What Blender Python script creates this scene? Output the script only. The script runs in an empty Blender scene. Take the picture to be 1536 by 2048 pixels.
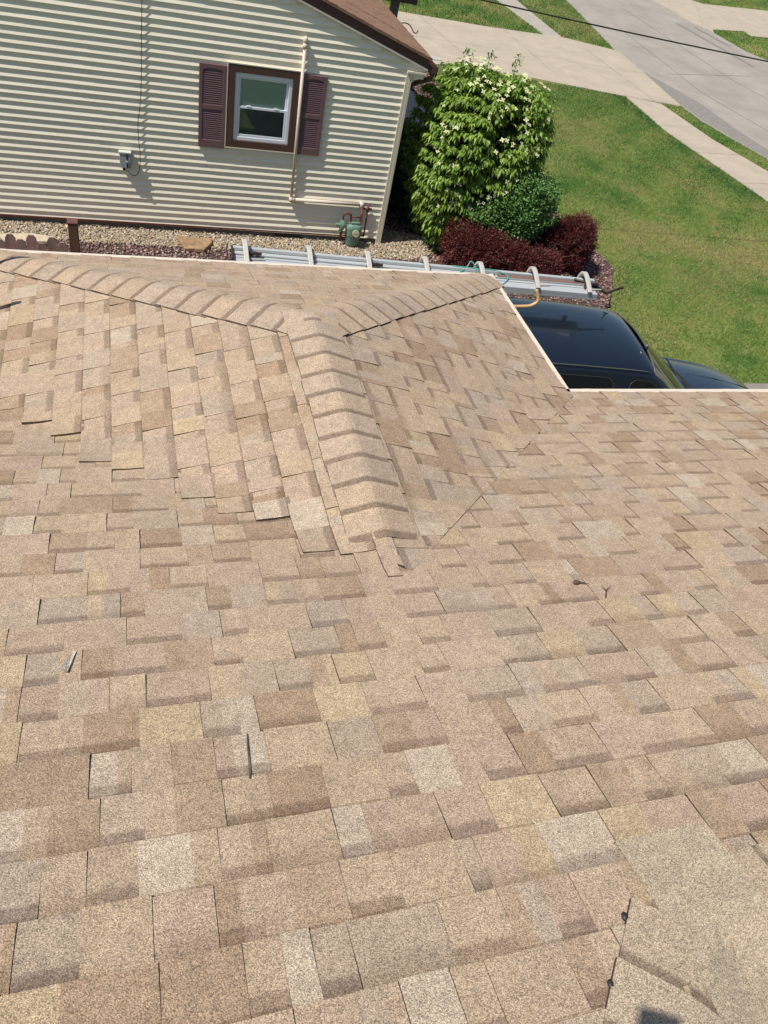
import bpy, math, random
import numpy as np
from mathutils import Vector, Matrix
random.seed(7); rng = np.random.default_rng(7)
C = bpy.context.scene.collection
R = math.radians
sc = bpy.context.scene

# ------------------------------------------------------------------ camera
cam_d = bpy.data.cameras.new('camera'); cam = bpy.data.objects.new('camera', cam_d); C.objects.link(cam)
cr = Vector((0.95210, -0.24370, 0.18440)); cf = Vector((0.30180, 0.65560, -0.69220)).normalized()
cr = (cr - cf*cr.dot(cf)).normalized(); cu = cr.cross(cf)
m = Matrix((cr, cu, -cf)).transposed().to_4x4(); m.translation = Vector((0, 0, 5.6))
cam.matrix_world = m
cam_d.sensor_fit = 'VERTICAL'; cam_d.sensor_height = 36; cam_d.lens = 1521.15/2048*36
cam_d.clip_start = 0.02; cam_d.clip_end = 2000
sc.camera = cam

# ------------------------------------------------------------------ sky and sun
SUN = Vector((0.585, 0.165, -1.0)).normalized()
w = bpy.data.worlds.new('World'); sc.world = w; w.use_nodes = True
nt = w.node_tree; bg = nt.nodes['Background']
sky = nt.nodes.new('ShaderNodeTexSky'); sky.sky_type = 'NISHITA'; sky.sun_disc = False
sky.sun_elevation = math.asin(-SUN.z); sky.sun_rotation = math.atan2(-SUN.x, -SUN.y)
nt.links.new(sky.outputs[0], bg.inputs[0]); bg.inputs[1].default_value = 0.078
sd = bpy.data.lights.new('sun', 'SUN'); sd.energy = 4.5; sd.angle = R(0.5); sd.color = (1.0, 0.945, 0.86)
so = bpy.data.objects.new('sun', sd); C.objects.link(so)
so.rotation_euler = SUN.to_track_quat('-Z', 'Y').to_euler()
sc.view_settings.view_transform = 'Standard'; sc.view_settings.look = 'None'
sc.view_settings.exposure = 0.20; sc.view_settings.gamma = 1.0

# ------------------------------------------------------------------ materials
def mat(name, col, rough=0.6, metal=0.0, noise=0.0, nscale=20, bump=0.0, bscale=60, coat=0.0, spec=0.5, attr=None,
        col2=None, detail=4, stretch=None, gran=None, stain=0):
    m = bpy.data.materials.new(name); m.use_nodes = True
    n = m.node_tree; b = n.nodes['Principled BSDF']; L = n.links
    b.inputs['Base Color'].default_value = (*col, 1)
    b.inputs['Roughness'].default_value = rough; b.inputs['Metallic'].default_value = metal
    b.inputs['Specular IOR Level'].default_value = spec
    if coat: b.inputs['Coat Weight'].default_value = coat; b.inputs['Coat Roughness'].default_value = 0.02
    tc = n.nodes.new('ShaderNodeTexCoord'); src = tc.outputs['Object']
    if stretch:
        mp = n.nodes.new('ShaderNodeMapping'); mp.inputs['Scale'].default_value = stretch
        L.new(src, mp.inputs[0]); src = mp.outputs[0]
    cur = None
    if attr:
        a = n.nodes.new('ShaderNodeVertexColor'); a.layer_name = attr; cur = a.outputs['Color']
    if noise or col2:
        t = n.nodes.new('ShaderNodeTexNoise'); t.inputs['Scale'].default_value = nscale; t.inputs['Detail'].default_value = detail
        L.new(src, t.inputs['Vector'])
        if col2:
            r = n.nodes.new('ShaderNodeValToRGB'); r.color_ramp.elements[0].position = .38; r.color_ramp.elements[1].position = .62
            r.color_ramp.elements[0].color = (*col, 1); r.color_ramp.elements[1].color = (*col2, 1)
            L.new(t.outputs['Fac'], r.inputs[0]); cur = r.outputs[0]
        if noise:
            mr = n.nodes.new('ShaderNodeMapRange'); mr.inputs[1].default_value = .25; mr.inputs[2].default_value = .75
            mr.inputs[3].default_value = 1-noise; mr.inputs[4].default_value = 1+noise
            t2 = n.nodes.new('ShaderNodeTexNoise'); t2.inputs['Scale'].default_value = nscale*2.7; t2.inputs['Detail'].default_value = 5
            L.new(src, t2.inputs['Vector']); L.new(t2.outputs['Fac'], mr.inputs[0])
            mx = n.nodes.new('ShaderNodeVectorMath'); mx.operation = 'SCALE'
            if cur is not None: L.new(cur, mx.inputs[0])
            else: mx.inputs[0].default_value = col
            L.new(mr.outputs[0], mx.inputs['Scale']); cur = mx.outputs[0]
    if stain:   # broad uneven weathering with a warm and a cool side
        for sc_s, amt in ((1.6, stain), (22, stain*.7)):
            t3 = n.nodes.new('ShaderNodeTexNoise'); t3.inputs['Scale'].default_value = sc_s; t3.inputs['Detail'].default_value = 7; t3.inputs['Distortion'].default_value = .6
            L.new(src, t3.inputs['Vector']); sb = n.nodes.new('ShaderNodeVectorMath'); sb.operation = 'SUBTRACT'; sb.inputs[1].default_value = (.5, .5, .5); L.new(t3.outputs['Fac'], sb.inputs[0])
            ml = n.nodes.new('ShaderNodeVectorMath'); ml.operation = 'MULTIPLY_ADD'; ml.inputs[1].default_value = (amt*2.3, amt*2.5, amt*2.8); ml.inputs[2].default_value = (1, 1, 1); L.new(sb.outputs[0], ml.inputs[0])
            m2 = n.nodes.new('ShaderNodeVectorMath'); m2.operation = 'MULTIPLY'; L.new(cur, m2.inputs[0]); L.new(ml.outputs[0], m2.inputs[1]); cur = m2.outputs[0]
    if gran:   # mineral granules: random-valued voronoi cells
        for gs, lo, hi in gran:
            v = n.nodes.new('ShaderNodeTexVoronoi'); v.inputs['Scale'].default_value = gs; L.new(src, v.inputs['Vector'])
            sp = n.nodes.new('ShaderNodeSeparateColor'); L.new(v.outputs['Color'], sp.inputs[0])
            mr = n.nodes.new('ShaderNodeMapRange'); mr.inputs[3].default_value = lo; mr.inputs[4].default_value = hi
            L.new(sp.outputs[0], mr.inputs[0])
            mx = n.nodes.new('ShaderNodeVectorMath'); mx.operation = 'SCALE'
            L.new(cur, mx.inputs[0]); L.new(mr.outputs[0], mx.inputs['Scale']); cur = mx.outputs[0]
    if cur is not None: L.new(cur, b.inputs['Base Color'])
    if bump:
        t = n.nodes.new('ShaderNodeTexNoise'); t.inputs['Scale'].default_value = bscale; t.inputs['Detail'].default_value = 5
        L.new(src, t.inputs['Vector'])
        bp = n.nodes.new('ShaderNodeBump'); bp.inputs['Strength'].default_value = bump; bp.inputs['Distance'].default_value = .01
        L.new(t.outputs['Fac'], bp.inputs['Height']); L.new(bp.outputs[0], b.inputs['Normal'])
    return m

M = {}
M['shingle'] = mat('asphalt_shingle', (.4, .32, .24), .92, spec=.25, attr='Col', stain=.10, noise=.12, nscale=9, bump=.45, bscale=330,
                   gran=[(520, .46, 1.54), (170, .92, 1.08)])
M['deck'] = mat('roof_underlay', (.035, .027, .02), .95)
M['drip'] = mat('cream_drip_metal', (.66, .58, .48), .4, noise=.06, nscale=6)
M['fascia'] = mat('cream_fascia', (.68, .62, .52), .5, noise=.05, nscale=5)
M['wallown'] = mat('tan_wall', (.5, .43, .34), .8, noise=.08, nscale=8)
M['siding'] = mat('vinyl_siding', (.88, .82, .675), .36, noise=.045, nscale=1.3, bump=.12, bscale=25, stretch=(1, 1, 9))
M['trimcream'] = mat('cream_trim', (.64, .585, .47), .45, noise=.04, nscale=6)
M['brown'] = mat('brown_aluminium', (.085, .045, .036), .45, noise=.10, nscale=8)
M['maroon'] = mat('maroon_vinyl', (.165, .090, .098), .5, noise=.09, nscale=14)
M['whitevinyl'] = mat('white_vinyl', (.74, .78, .84), .35)
M['brownroof'] = mat('brown_shingles', (.27, .150, .092), .9, col2=(.20, .112, .072), nscale=16, noise=.3, stretch=(1, 3.2, 1), bump=.3, bscale=120)
M['foundation'] = mat('grey_foundation', (.12, .105, .095), .9, noise=.15, nscale=20, bump=.2)
M['dark'] = mat('dark_void', (.012, .012, .012), .9)
M['blind'] = mat('window_blind', (.80, .90, .80), .8, noise=.05, nscale=6)
M['blind2'] = mat('room_dark', (.62, .66, .66), .8, noise=.1, nscale=6)
M['gaspaint'] = mat('cream_painted_pipe', (.66, .56, .47), .5, noise=.12, nscale=30)
M['rust'] = mat('rusty_pipe', (.13, .035, .024), .7, noise=.35, nscale=40)
M['metergreen'] = mat('green_meter_paint', (.13, .225, .170), .55, noise=.22, nscale=30)
M['dial'] = mat('meter_dial', (.42, .38, .26), .4, noise=.2, nscale=60)
M['greybox'] = mat('grey_plastic', (.30, .34, .35), .5, noise=.08, nscale=30)
M['cable'] = mat('black_cable', (.02, .018, .016), .6)
M['concrete'] = mat('concrete', (.43, .37, .285), .9, noise=.08, nscale=1.2, bump=.12, bscale=40, detail=8, col2=(.39, .335, .26))
M['walkgrey'] = mat('worn_concrete', (.36, .33, .28), .9, noise=.12, nscale=1.6, bump=.12, bscale=40)
M['asphalt'] = mat('asphalt', (.335, .305, .265), .92, col2=(.29, .262, .228), nscale=.5, noise=.1, bump=.2, bscale=50, detail=8)
M['patch'] = mat('asphalt_patch', (.225, .205, .185), .92, noise=.12, nscale=2, bump=.2)
M['joint'] = mat('concrete_joint', (.25, .215, .165), .95)
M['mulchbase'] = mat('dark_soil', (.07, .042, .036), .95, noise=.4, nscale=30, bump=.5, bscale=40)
M['stone'] = mat('sandstone', (.34, .215, .115), .85, noise=.25, nscale=7, bump=.5, bscale=30, col2=(.26, .165, .095))
M['fencewood'] = mat('stained_cedar', (.30, .175, .165), .8, noise=.3, nscale=7, stretch=(1, 1, .12), bump=.3, bscale=40)
M['postwood'] = mat('stained_post', (.125, .048, .036), .75, noise=.25, nscale=9, stretch=(1, 1, .15))
M['alu'] = mat('brushed_aluminium', (.50, .525, .535), .5, metal=.25, noise=.05, nscale=5, stretch=(.2, 5, 5))
M['alugrey'] = mat('cast_aluminium', (.50, .48, .44), .55, metal=.15, noise=.12, nscale=20)
M['steel'] = mat('dark_steel', (.06, .045, .04), .5, metal=.5, noise=.3, nscale=30)
M['tanpipe'] = mat('tan_steel_tube', (.56, .36, .17), .4, noise=.12, nscale=12)
M['teal'] = mat('teal_cord', (.08, .32, .28), .6)
M['carpaint'] = mat('black_car_paint', (.006, .011, .020), .22, coat=1.0, spec=.5, bump=.012, bscale=3)
M['carglass'] = mat('car_glass', (.006, .008, .011), .03, spec=.7)
M['rubber'] = mat('black_rubber', (.015, .015, .015), .6)
M['rubbertrim'] = mat('grey_green_trim', (.09, .095, .07), .4)
M['seal'] = mat('dark_seal', (.035, .037, .035), .4)
M['chrome'] = mat('bright_metal', (.7, .7, .7), .2, metal=1)
M['bark'] = mat('bark', (.12, .085, .06), .9, noise=.35, nscale=20, bump=.5)
M['tar'] = mat('roof_sealant', (.02, .016, .015), .5)
M['debris'] = mat('dry_leaf', (.10, .055, .035), .8, noise=.3, nscale=60)
M['phone'] = mat('phone_black', (.01, .01, .012), .25)

def leafmat(name, attr='Col', trans=.35, rough=.45):
    m = bpy.data.materials.new(name); m.use_nodes = True
    n = m.node_tree; L = n.links; b = n.nodes['Principled BSDF']; out = n.nodes['Material Output']
    a = n.nodes.new('ShaderNodeVertexColor'); a.layer_name = attr
    L.new(a.outputs[0], b.inputs['Base Color']); b.inputs['Roughness'].default_value = rough
    b.inputs['Specular IOR Level'].default_value = .35
    t = n.nodes.new('ShaderNodeBsdfTranslucent'); L.new(a.outputs[0], t.inputs[0])
    mx = n.nodes.new('ShaderNodeMixShader'); mx.inputs[0].default_value = trans
    L.new(b.outputs[0], mx.inputs[1]); L.new(t.outputs[0], mx.inputs[2]); L.new(mx.outputs[0], out.inputs[0])
    return m
M['leaf'] = leafmat('leaves'); M['petal'] = leafmat('petals', trans=.2, rough=.7)
M['redleaf'] = leafmat('barberry_leaves', trans=.25); M['blade'] = leafmat('grass_blades', trans=.3, rough=.7)
M['rock'] = mat('landscape_rock', (.3, .25, .2), .8, attr='Col', noise=.15, nscale=60)

def glassmat(name, tint):
    m = bpy.data.materials.new(name); m.use_nodes = True
    n = m.node_tree; L = n.links; out = n.nodes['Material Output']; n.nodes.remove(n.nodes['Principled BSDF'])
    t = n.nodes.new('ShaderNodeBsdfTransparent'); t.inputs[0].default_value = (*tint, 1)
    g = n.nodes.new('ShaderNodeBsdfGlossy'); g.inputs['Roughness'].default_value = .02
    f = n.nodes.new('ShaderNodeFresnel'); f.inputs[0].default_value = 1.5
    mx = n.nodes.new('ShaderNodeMixShader')
    L.new(f.outputs[0], mx.inputs[0]); L.new(t.outputs[0], mx.inputs[1]); L.new(g.outputs[0], mx.inputs[2]); L.new(mx.outputs[0], out.inputs[0])
    return m
M['glass'] = glassmat('window_glass', (.94, .98, .96)); M['screen'] = glassmat('insect_screen', (.80, .80, .82))

def grassmat():
    m = bpy.data.materials.new('lawn'); m.use_nodes = True
    n = m.node_tree; L = n.links; b = n.nodes['Principled BSDF']; b.inputs['Roughness'].default_value = .95
    b.inputs['Specular IOR Level'].default_value = .1
    tc = n.nodes.new('ShaderNodeTexCoord')
    t = n.nodes.new('ShaderNodeTexNoise'); t.inputs['Scale'].default_value = .45; t.inputs['Detail'].default_value = 7; t.inputs['Roughness'].default_value = .62
    L.new(tc.outputs['Object'], t.inputs[0])
    r = n.nodes.new('ShaderNodeValToRGB'); e = r.color_ramp.elements
    e[0].position = .36; e[0].color = (.060, .125, .022, 1); e[1].position = .66; e[1].color = (.235, .215, .080, 1)
    k = e.new(.5); k.color = (.140, .190, .045, 1)
    L.new(t.outputs[0], r.inputs[0])
    t2 = n.nodes.new('ShaderNodeTexNoise'); t2.inputs['Scale'].default_value = 14; t2.inputs['Detail'].default_value = 8; t2.inputs['Roughness'].default_value = .7
    L.new(tc.outputs['Object'], t2.inputs[0])
    mr = n.nodes.new('ShaderNodeMapRange'); mr.inputs[1].default_value = .3; mr.inputs[2].default_value = .7; mr.inputs[3].default_value = .62; mr.inputs[4].default_value = 1.35
    L.new(t2.outputs[0], mr.inputs[0])
    mx = n.nodes.new('ShaderNodeVectorMath'); mx.operation = 'SCALE'; L.new(r.outputs[0], mx.inputs[0]); L.new(mr.outputs[0], mx.inputs['Scale'])
    L.new(mx.outputs[0], b.inputs['Base Color'])
    bp = n.nodes.new('ShaderNodeBump'); bp.inputs['Strength'].default_value = .7; bp.inputs['Distance'].default_value = .03
    L.new(t2.outputs[0], bp.inputs['Height']); L.new(bp.outputs[0], b.inputs['Normal'])
    return m
M['lawn'] = grassmat()

# ------------------------------------------------------------------ mesh helpers
class MB:
    def __init__(s): s.v = []; s.f = []; s.c = []; s.usec = False
    def face(s, pts, col=None):
        i = len(s.v); s.v.extend([tuple(p) for p in pts]); s.f.append(tuple(range(i, i+len(pts))))
        if col is not None:
            s.usec = True
            if len(np.shape(col)) == 1: s.c.extend([tuple(col)]*len(pts))
            else: s.c.extend([tuple(q) for q in col])
        else: s.c.extend([(1, 1, 1)]*len(pts))
    def mesh(s, V, F, col=None):
        i = len(s.v); s.v.extend([tuple(p) for p in V])
        for f in F: s.f.append(tuple(i+k for k in f)); s.c.extend([col or (1, 1, 1)]*len(f))
        if col: s.usec = True
    def box(s, a, b, M4=None, col=None):
        (x0, y0, z0), (x1, y1, z1) = a, b
        V = [(x0,y0,z0),(x1,y0,z0),(x1,y1,z0),(x0,y1,z0),(x0,y0,z1),(x1,y0,z1),(x1,y1,z1),(x0,y1,z1)]
        if M4 is not None: V = [tuple(M4 @ Vector(p)) for p in V]
        s.mesh(V, [(0,3,2,1),(4,5,6,7),(0,1,5,4),(1,2,6,5),(2,3,7,6),(3,0,4,7)], col)
    def tube(s, P, r, n=10, cap=True, col=None):
        P = [Vector(p) for p in P]; N = len(P); rs = r if isinstance(r, (list, tuple)) else [r]*N
        T = [(P[min(i+1, N-1)]-P[max(i-1, 0)]).normalized() for i in range(N)]
        a = Vector((0, 0, 1)) if abs(T[0].z) < .9 else Vector((1, 0, 0)); u = T[0].cross(a).normalized()
        V = []
        for i in range(N):
            u = (u - T[i]*u.dot(T[i])).normalized(); v = T[i].cross(u)
            for k in range(n):
                t = 2*math.pi*k/n; V.append(P[i]+(u*math.cos(t)+v*math.sin(t))*rs[i])
        F = [(i*n+k, i*n+(k+1) % n, (i+1)*n+(k+1) % n, (i+1)*n+k) for i in range(N-1) for k in range(n)]
        if cap: F += [tuple(range(n-1, -1, -1)), tuple((N-1)*n+k for k in range(n))]
        s.mesh(V, F, col)
    def sph(s, c, r, n=12, m_=8, col=None):
        r = (r, r, r) if not isinstance(r, (tuple, list)) else r
        V = [(c[0], c[1], c[2]+r[2])]
        for i in range(1, m_):
            for k in range(n):
                a = math.pi*i/m_; b = 2*math.pi*k/n
                V.append((c[0]+r[0]*math.sin(a)*math.cos(b), c[1]+r[1]*math.sin(a)*math.sin(b), c[2]+r[2]*math.cos(a)))
        V.append((c[0], c[1], c[2]-r[2])); e = len(V)-1
        F = [(0, 1+k, 1+(k+1) % n) for k in range(n)]
        for i in range(m_-2): F += [(1+i*n+k, 1+(i+1)*n+k, 1+(i+1)*n+(k+1) % n, 1+i*n+(k+1) % n) for k in range(n)]
        F += [(e, 1+(m_-2)*n+(k+1) % n, 1+(m_-2)*n+k) for k in range(n)]
        s.mesh(V, F, col)
    def prism(s, poly, z0, z1, col=None):   # polygon in xy extruded in z
        n = len(poly); V = [(x, y, z0) for x, y in poly]+[(x, y, z1) for x, y in poly]
        s.mesh(V, [tuple(range(n-1, -1, -1)), tuple(range(n, 2*n))]+[(i, (i+1) % n, n+(i+1) % n, n+i) for i in range(n)], col)
    def build(s, name, m_, parent=None, smooth=False, bevel=0, seg=2):
        me = bpy.data.meshes.new(name); me.from_pydata(s.v, [], s.f)
        if s.usec:
            a = me.color_attributes.new('Col', 'FLOAT_COLOR', 'CORNER')
            c = np.ones((len(s.c), 4), np.float32); c[:, :3] = np.array(s.c, np.float32); a.data.foreach_set('color', c.ravel())
        me.materials.append(m_); o = bpy.data.objects.new(name, me); C.objects.link(o)
        if parent is not None:
            o.parent = parent; o.matrix_parent_inverse = parent.matrix_world.inverted()
        if smooth: me.polygons.foreach_set('use_smooth', [True]*len(me.polygons))
        if bevel:
            b = o.modifiers.new('bevel', 'BEVEL'); b.width = bevel; b.segments = seg; b.limit_method = 'ANGLE'; b.harden_normals = False
        return o
def npmesh(name, V, F, m_, cols=None, parent=None, smooth=False):
    me = bpy.data.meshes.new(name); V = np.asarray(V, np.float32); F = np.asarray(F, np.int32); k = F.shape[1]
    me.vertices.add(len(V)); me.vertices.foreach_set('co', V.ravel())
    me.loops.add(F.size); me.loops.foreach_set('vertex_index', F.ravel())
    me.polygons.add(len(F)); me.polygons.foreach_set('loop_start', np.arange(len(F), dtype=np.int32)*k)
    me.polygons.foreach_set('loop_total', np.full(len(F), k, np.int32))
    if smooth: me.polygons.foreach_set('use_smooth', np.ones(len(F), bool))
    me.update(calc_edges=True)
    if cols is not None:   # per-vertex colour
        a = me.color_attributes.new('Col', 'FLOAT_COLOR', 'POINT')
        c = np.ones((len(V), 4), np.float32); c[:, :3] = cols; a.data.foreach_set('color', c.ravel())
    me.materials.append(m_); o = bpy.data.objects.new(name, me); C.objects.link(o)
    if parent is not None: o.parent = parent; o.matrix_parent_inverse = parent.matrix_world.inverted()
    return o
def tag(o, label, cat, group=None, kind=None):
    o['label'] = label; o['category'] = cat
    if group: o['group'] = group
    if kind: o['kind'] = kind
    return o
def empty(name, loc, label, cat, group=None):
    o = bpy.data.objects.new(name, None); C.objects.link(o); o.location = loc; o.empty_display_size = .1
    o.matrix_world = Matrix.Translation(Vector(loc)); return tag(o, label, cat, group)
def struct(o): o['kind'] = 'structure'; return o

# ================================================================== SETTING: ground, street, beds
g = MB(); g.box((-150, -150, -.5), (250, 250, 0)); struct(g.build('ground', M['lawn']))
def sheet(name, poly, z, m_):
    b = MB(); b.prism(poly, -.1, z); return struct(b.build(name, m_))
street = [(26,60),(20.1,40.6),(17.65,33.9),(17.2,31.5),(16.25,26.4),(15.95,24.2),(15.75,20.1),(16.33,17.5),(17.4,13.5),(19.5,6),(24,-8),(34,-8),(29.5,6),(26.8,17),(24.7,26.7),(24.5,28.9),(24.07,29.9),(24.1,32.4),(23.75,33.5),(23.85,37.4),(26.5,46),(32,60)]
fardrive = [(23.85,37.4),(23.75,33.5),(24.15,32.4),(24.4,32.95),(26.7,33.8),(26.5,33.0),(27.7,33.3),(42,33.2),(42,42.8),(32.65,40.2),(27.5,38.7),(27.05,39.3),(27.0,41.1),(30,52),(28.2,52),(26.4,46)]
walkb = [(13.8,26.9),(13.59,31.6),(12.9,46),(15.2,46),(14.67,32.2),(14.49,27.2)]
sheet('street', street, .012, M['asphalt'])
drive = [(7.6,21.6),(8.05,21.95),(9.0,22.3),(10.94,22.05),(13.93,21.43),(15.75,21.2),(16.15,24.2),(16.4,26.6),(14.62,27.3),(11.54,27.15),(8.5,27.3),(6.2,27.6),(-3,28.6),(-3,21.6)]
sheet('driveway', drive, .020, M['concrete'])
walk = [(13.95,21.5),(15.03,21.2),(15.2,18.6),(15.66,16.6),(16.6,12.6),(18.8,4.6),(22,-6),(20.6,-6),(17.4,4.2),(15.15,12.2),(14.26,14.64),(13.80,18.74)]
sheet('sidewalk', walk, .016, M['concrete'])
walk2 = [(14.25,27.2),(14.0,26.9),(16.15,26.4),(16.4,27.4),(15.8,30),(16.9,42),(17.2,70),(15.4,70),(14.9,42),(13.6,31)]
sheet('sidewalk', walkb, .016, M['walkgrey'])
sheet('driveway', fardrive, .020, M['concrete'])
sheet('path', [(4.0,15.5),(6.0,15.6),(6.45,16.6),(6.95,18.7),(6.5,20.7),(4.0,20.7)], .016, M['walkgrey'])
# own driveway under the vehicle
sheet('driveway', [(5.6,-6),(12.9,-6),(11.6,3.5),(10.6,7.55),(8.7,7.58),(5.6,7.2)], .020, M['patch'])
b = MB()   # expansion joints scored in the concrete
def seg(b, p, q, wd, z):
    p = Vector((*p, 0)); q = Vector((*q, 0)); n = (q-p).normalized().cross(Vector((0, 0, 1)))*wd/2
    b.face([(p+n).to_tuple()[:2]+(z,), (p-n).to_tuple()[:2]+(z,), (q-n).to_tuple()[:2]+(z,), (q+n).to_tuple()[:2]+(z,)])
for p, q in [((9.6,22.3),(9.2,27.2)),((12.2,21.85),(12.2,27.1)),((6.9,24.7),(16.2,24.2)),((14.9,21.4),(14.9,27.0)),((13.95,21.5),(15.7,21.3)),
             ((13.75,19.2),(15.05,19.4)),((13.9,17.4),(15.45,17.6)),((14.2,15.6),(15.85,15.9)),((14.6,13.9),(16.2,14.3)),((15.0,12.4),(16.6,12.8)),
             ((13.5,30.2),(14.2,30.2)),((24.3,33.6),(27.2,39.0)),((27.6,33.4),(27.5,38.6))]:
    seg(b, p, q, .010, .0245)
struct(b.build('pavement_joints', M['joint']))
b = MB()
b.prism([(15.88,20.2),(15.86,22.4),(16.15,24.6),(16.55,23.0),(16.8,21.6),(16.75,19.4),(16.9,17.9),(16.55,16.9),(16.3,17.9)], -.1, .0165)
for p, q, wd in [((18.4,31),(17.6,23),.02),((17.6,23),(18.3,18),.02),((20.5,34),(20.2,25),.025),((20.2,25),(21.5,17),.02),((22.6,33),(22.8,27.5),.22),((17.2,24.6),(21.6,26),.02),((23.4,32.8),(23.55,30.3),.22)]:
    seg(b, p, q, wd, .0172)
struct(b.build('asphalt_repairs', M['patch']))
# planting beds
bed_tan = [(-6,11.36),(3.86,11.36),(4.0,11.9),(4.9,11.7),(4.95,11.2),(4.3,10.85),(1.6,10.86),(-.6,10.86),(-6,10.8)]
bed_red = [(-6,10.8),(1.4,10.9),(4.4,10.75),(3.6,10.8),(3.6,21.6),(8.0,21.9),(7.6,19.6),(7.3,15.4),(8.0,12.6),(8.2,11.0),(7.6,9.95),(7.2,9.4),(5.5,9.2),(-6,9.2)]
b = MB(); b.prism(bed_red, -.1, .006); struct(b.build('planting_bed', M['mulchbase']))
b = MB(); b.prism(bed_tan, -.1, .010); struct(b.build('gravel_bed', mat('gravel_soil', (.30, .24, .16), .95, noise=.3, nscale=30, bump=.5)))

def inpoly(P, poly):
    x, y = P[:, 0], P[:, 1]; c = np.zeros(len(P), bool); n = len(poly)
    for i in range(n):
        x0, y0 = poly[i]; x1, y1 = poly[(i+1) % n]
        k = ((y0 > y) != (y1 > y)); t = (x1-x0)*(y-y0)/(y1-y0+1e-12)+x0; c ^= k & (x < t)
    return c
# icosahedron pebble
ph = (1+5**.5)/2
ICO = np.array([(-1,ph,0),(1,ph,0),(-1,-ph,0),(1,-ph,0),(0,-1,ph),(0,1,ph),(0,-1,-ph),(0,1,-ph),(ph,0,-1),(ph,0,1),(-ph,0,-1),(-ph,0,1)])/1.9
ICF = np.array([(0,11,5),(0,5,1),(0,1,7),(0,7,10),(0,10,11),(1,5,9),(5,11,4),(11,10,2),(10,7,6),(7,1,8),(3,9,4),(3,4,2),(3,2,6),(3,6,8),(3,8,9),(4,9,5),(2,4,11),(6,2,10),(8,6,7),(9,8,1)])
def rots(n, flat=1.0):
    a = rng.uniform(0, 2*math.pi, n); t = rng.normal(0, .5*flat, n); s_ = rng.normal(0, .5*flat, n)
    ca, sa = np.cos(a), np.sin(a); ct, st = np.cos(t), np.sin(t); cs, ss = np.cos(s_), np.sin(s_)
    Z = np.zeros(n); O = np.ones(n)
    Rz = np.stack([ca,-sa,Z,sa,ca,Z,Z,Z,O],1).reshape(n,3,3); Rx = np.stack([O,Z,Z,Z,ct,-st,Z,st,ct],1).reshape(n,3,3); Ry = np.stack([cs,Z,ss,Z,O,Z,-ss,Z,cs],1).reshape(n,3,3)
    return Rz@Rx@Ry
def rocks(name, poly, bb, n, size, pal, z, smooth, jag, exclude=None):
    P = np.stack([rng.uniform(bb[0], bb[1], n), rng.uniform(bb[2], bb[3], n)], 1); P = P[inpoly(P, poly)]
    if exclude: P = P[~inpoly(P, exclude)]
    n = len(P); sc_ = size*rng.uniform(.6, 1.35, (n, 1))*np.array([1.25, .95, .62])*rng.uniform(.75, 1.25, (n, 3))
    base = ICO[None]*(1+rng.uniform(-jag, jag, (n, 12, 1)))
    V = np.einsum('nij,nkj->nki', rots(n), base*sc_[:, None, :]); V[..., 0] += P[:, :1]; V[..., 1] += P[:, 1:]
    V[..., 2] += z+rng.uniform(0, size*.9, (n, 1))
    F = (ICF[None]+np.arange(n)[:, None, None]*12).reshape(-1, 3)
    pal = np.array(pal); col = pal[rng.integers(0, len(pal), n)]*rng.uniform(.7, 1.25, (n, 1))
    return npmesh(name, V.reshape(-1, 3), F, M['rock'], np.repeat(col, 12, 0), smooth=smooth)
tanpal = [tuple(v*.80 for v in c) for c in [(.50,.40,.27),(.43,.33,.21),(.56,.49,.38),(.36,.28,.20),(.62,.56,.47),(.38,.31,.24),(.50,.36,.20),(.30,.25,.20)]]
redpal = [(.20,.105,.095),(.25,.14,.13),(.16,.085,.08),(.30,.20,.18),(.22,.12,.10),(.38,.29,.26)]
tag(rocks('pea_gravel', bed_tan, (-2.6, 5, 10.6, 11.95), 24000, .0165, tanpal, .014, True, .1), 'tan and cream pea gravel in the strip along the sided wall', 'gravel', kind='stuff')
tag(rocks('lava_rock', bed_red, (-2.6, 8.3, 9.2, 12.4), 26000, .016, redpal, .012, False, .3, bed_tan), 'mauve crushed lava rock in the planting beds', 'rock mulch', kind='stuff')
tag(rocks('lava_rock', bed_red, (4.2, 8.2, 12.4, 22), 16000, .030, [tuple(v*.62 for v in c) for c in redpal], .012, False, .3, [(4.0,15.5),(6.0,15.6),(6.45,16.6),(6.95,18.7),(6.5,20.7),(4.0,20.7)]), 'mauve crushed lava rock beside the house, running up to the driveway', 'rock mulch', kind='stuff')

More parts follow.
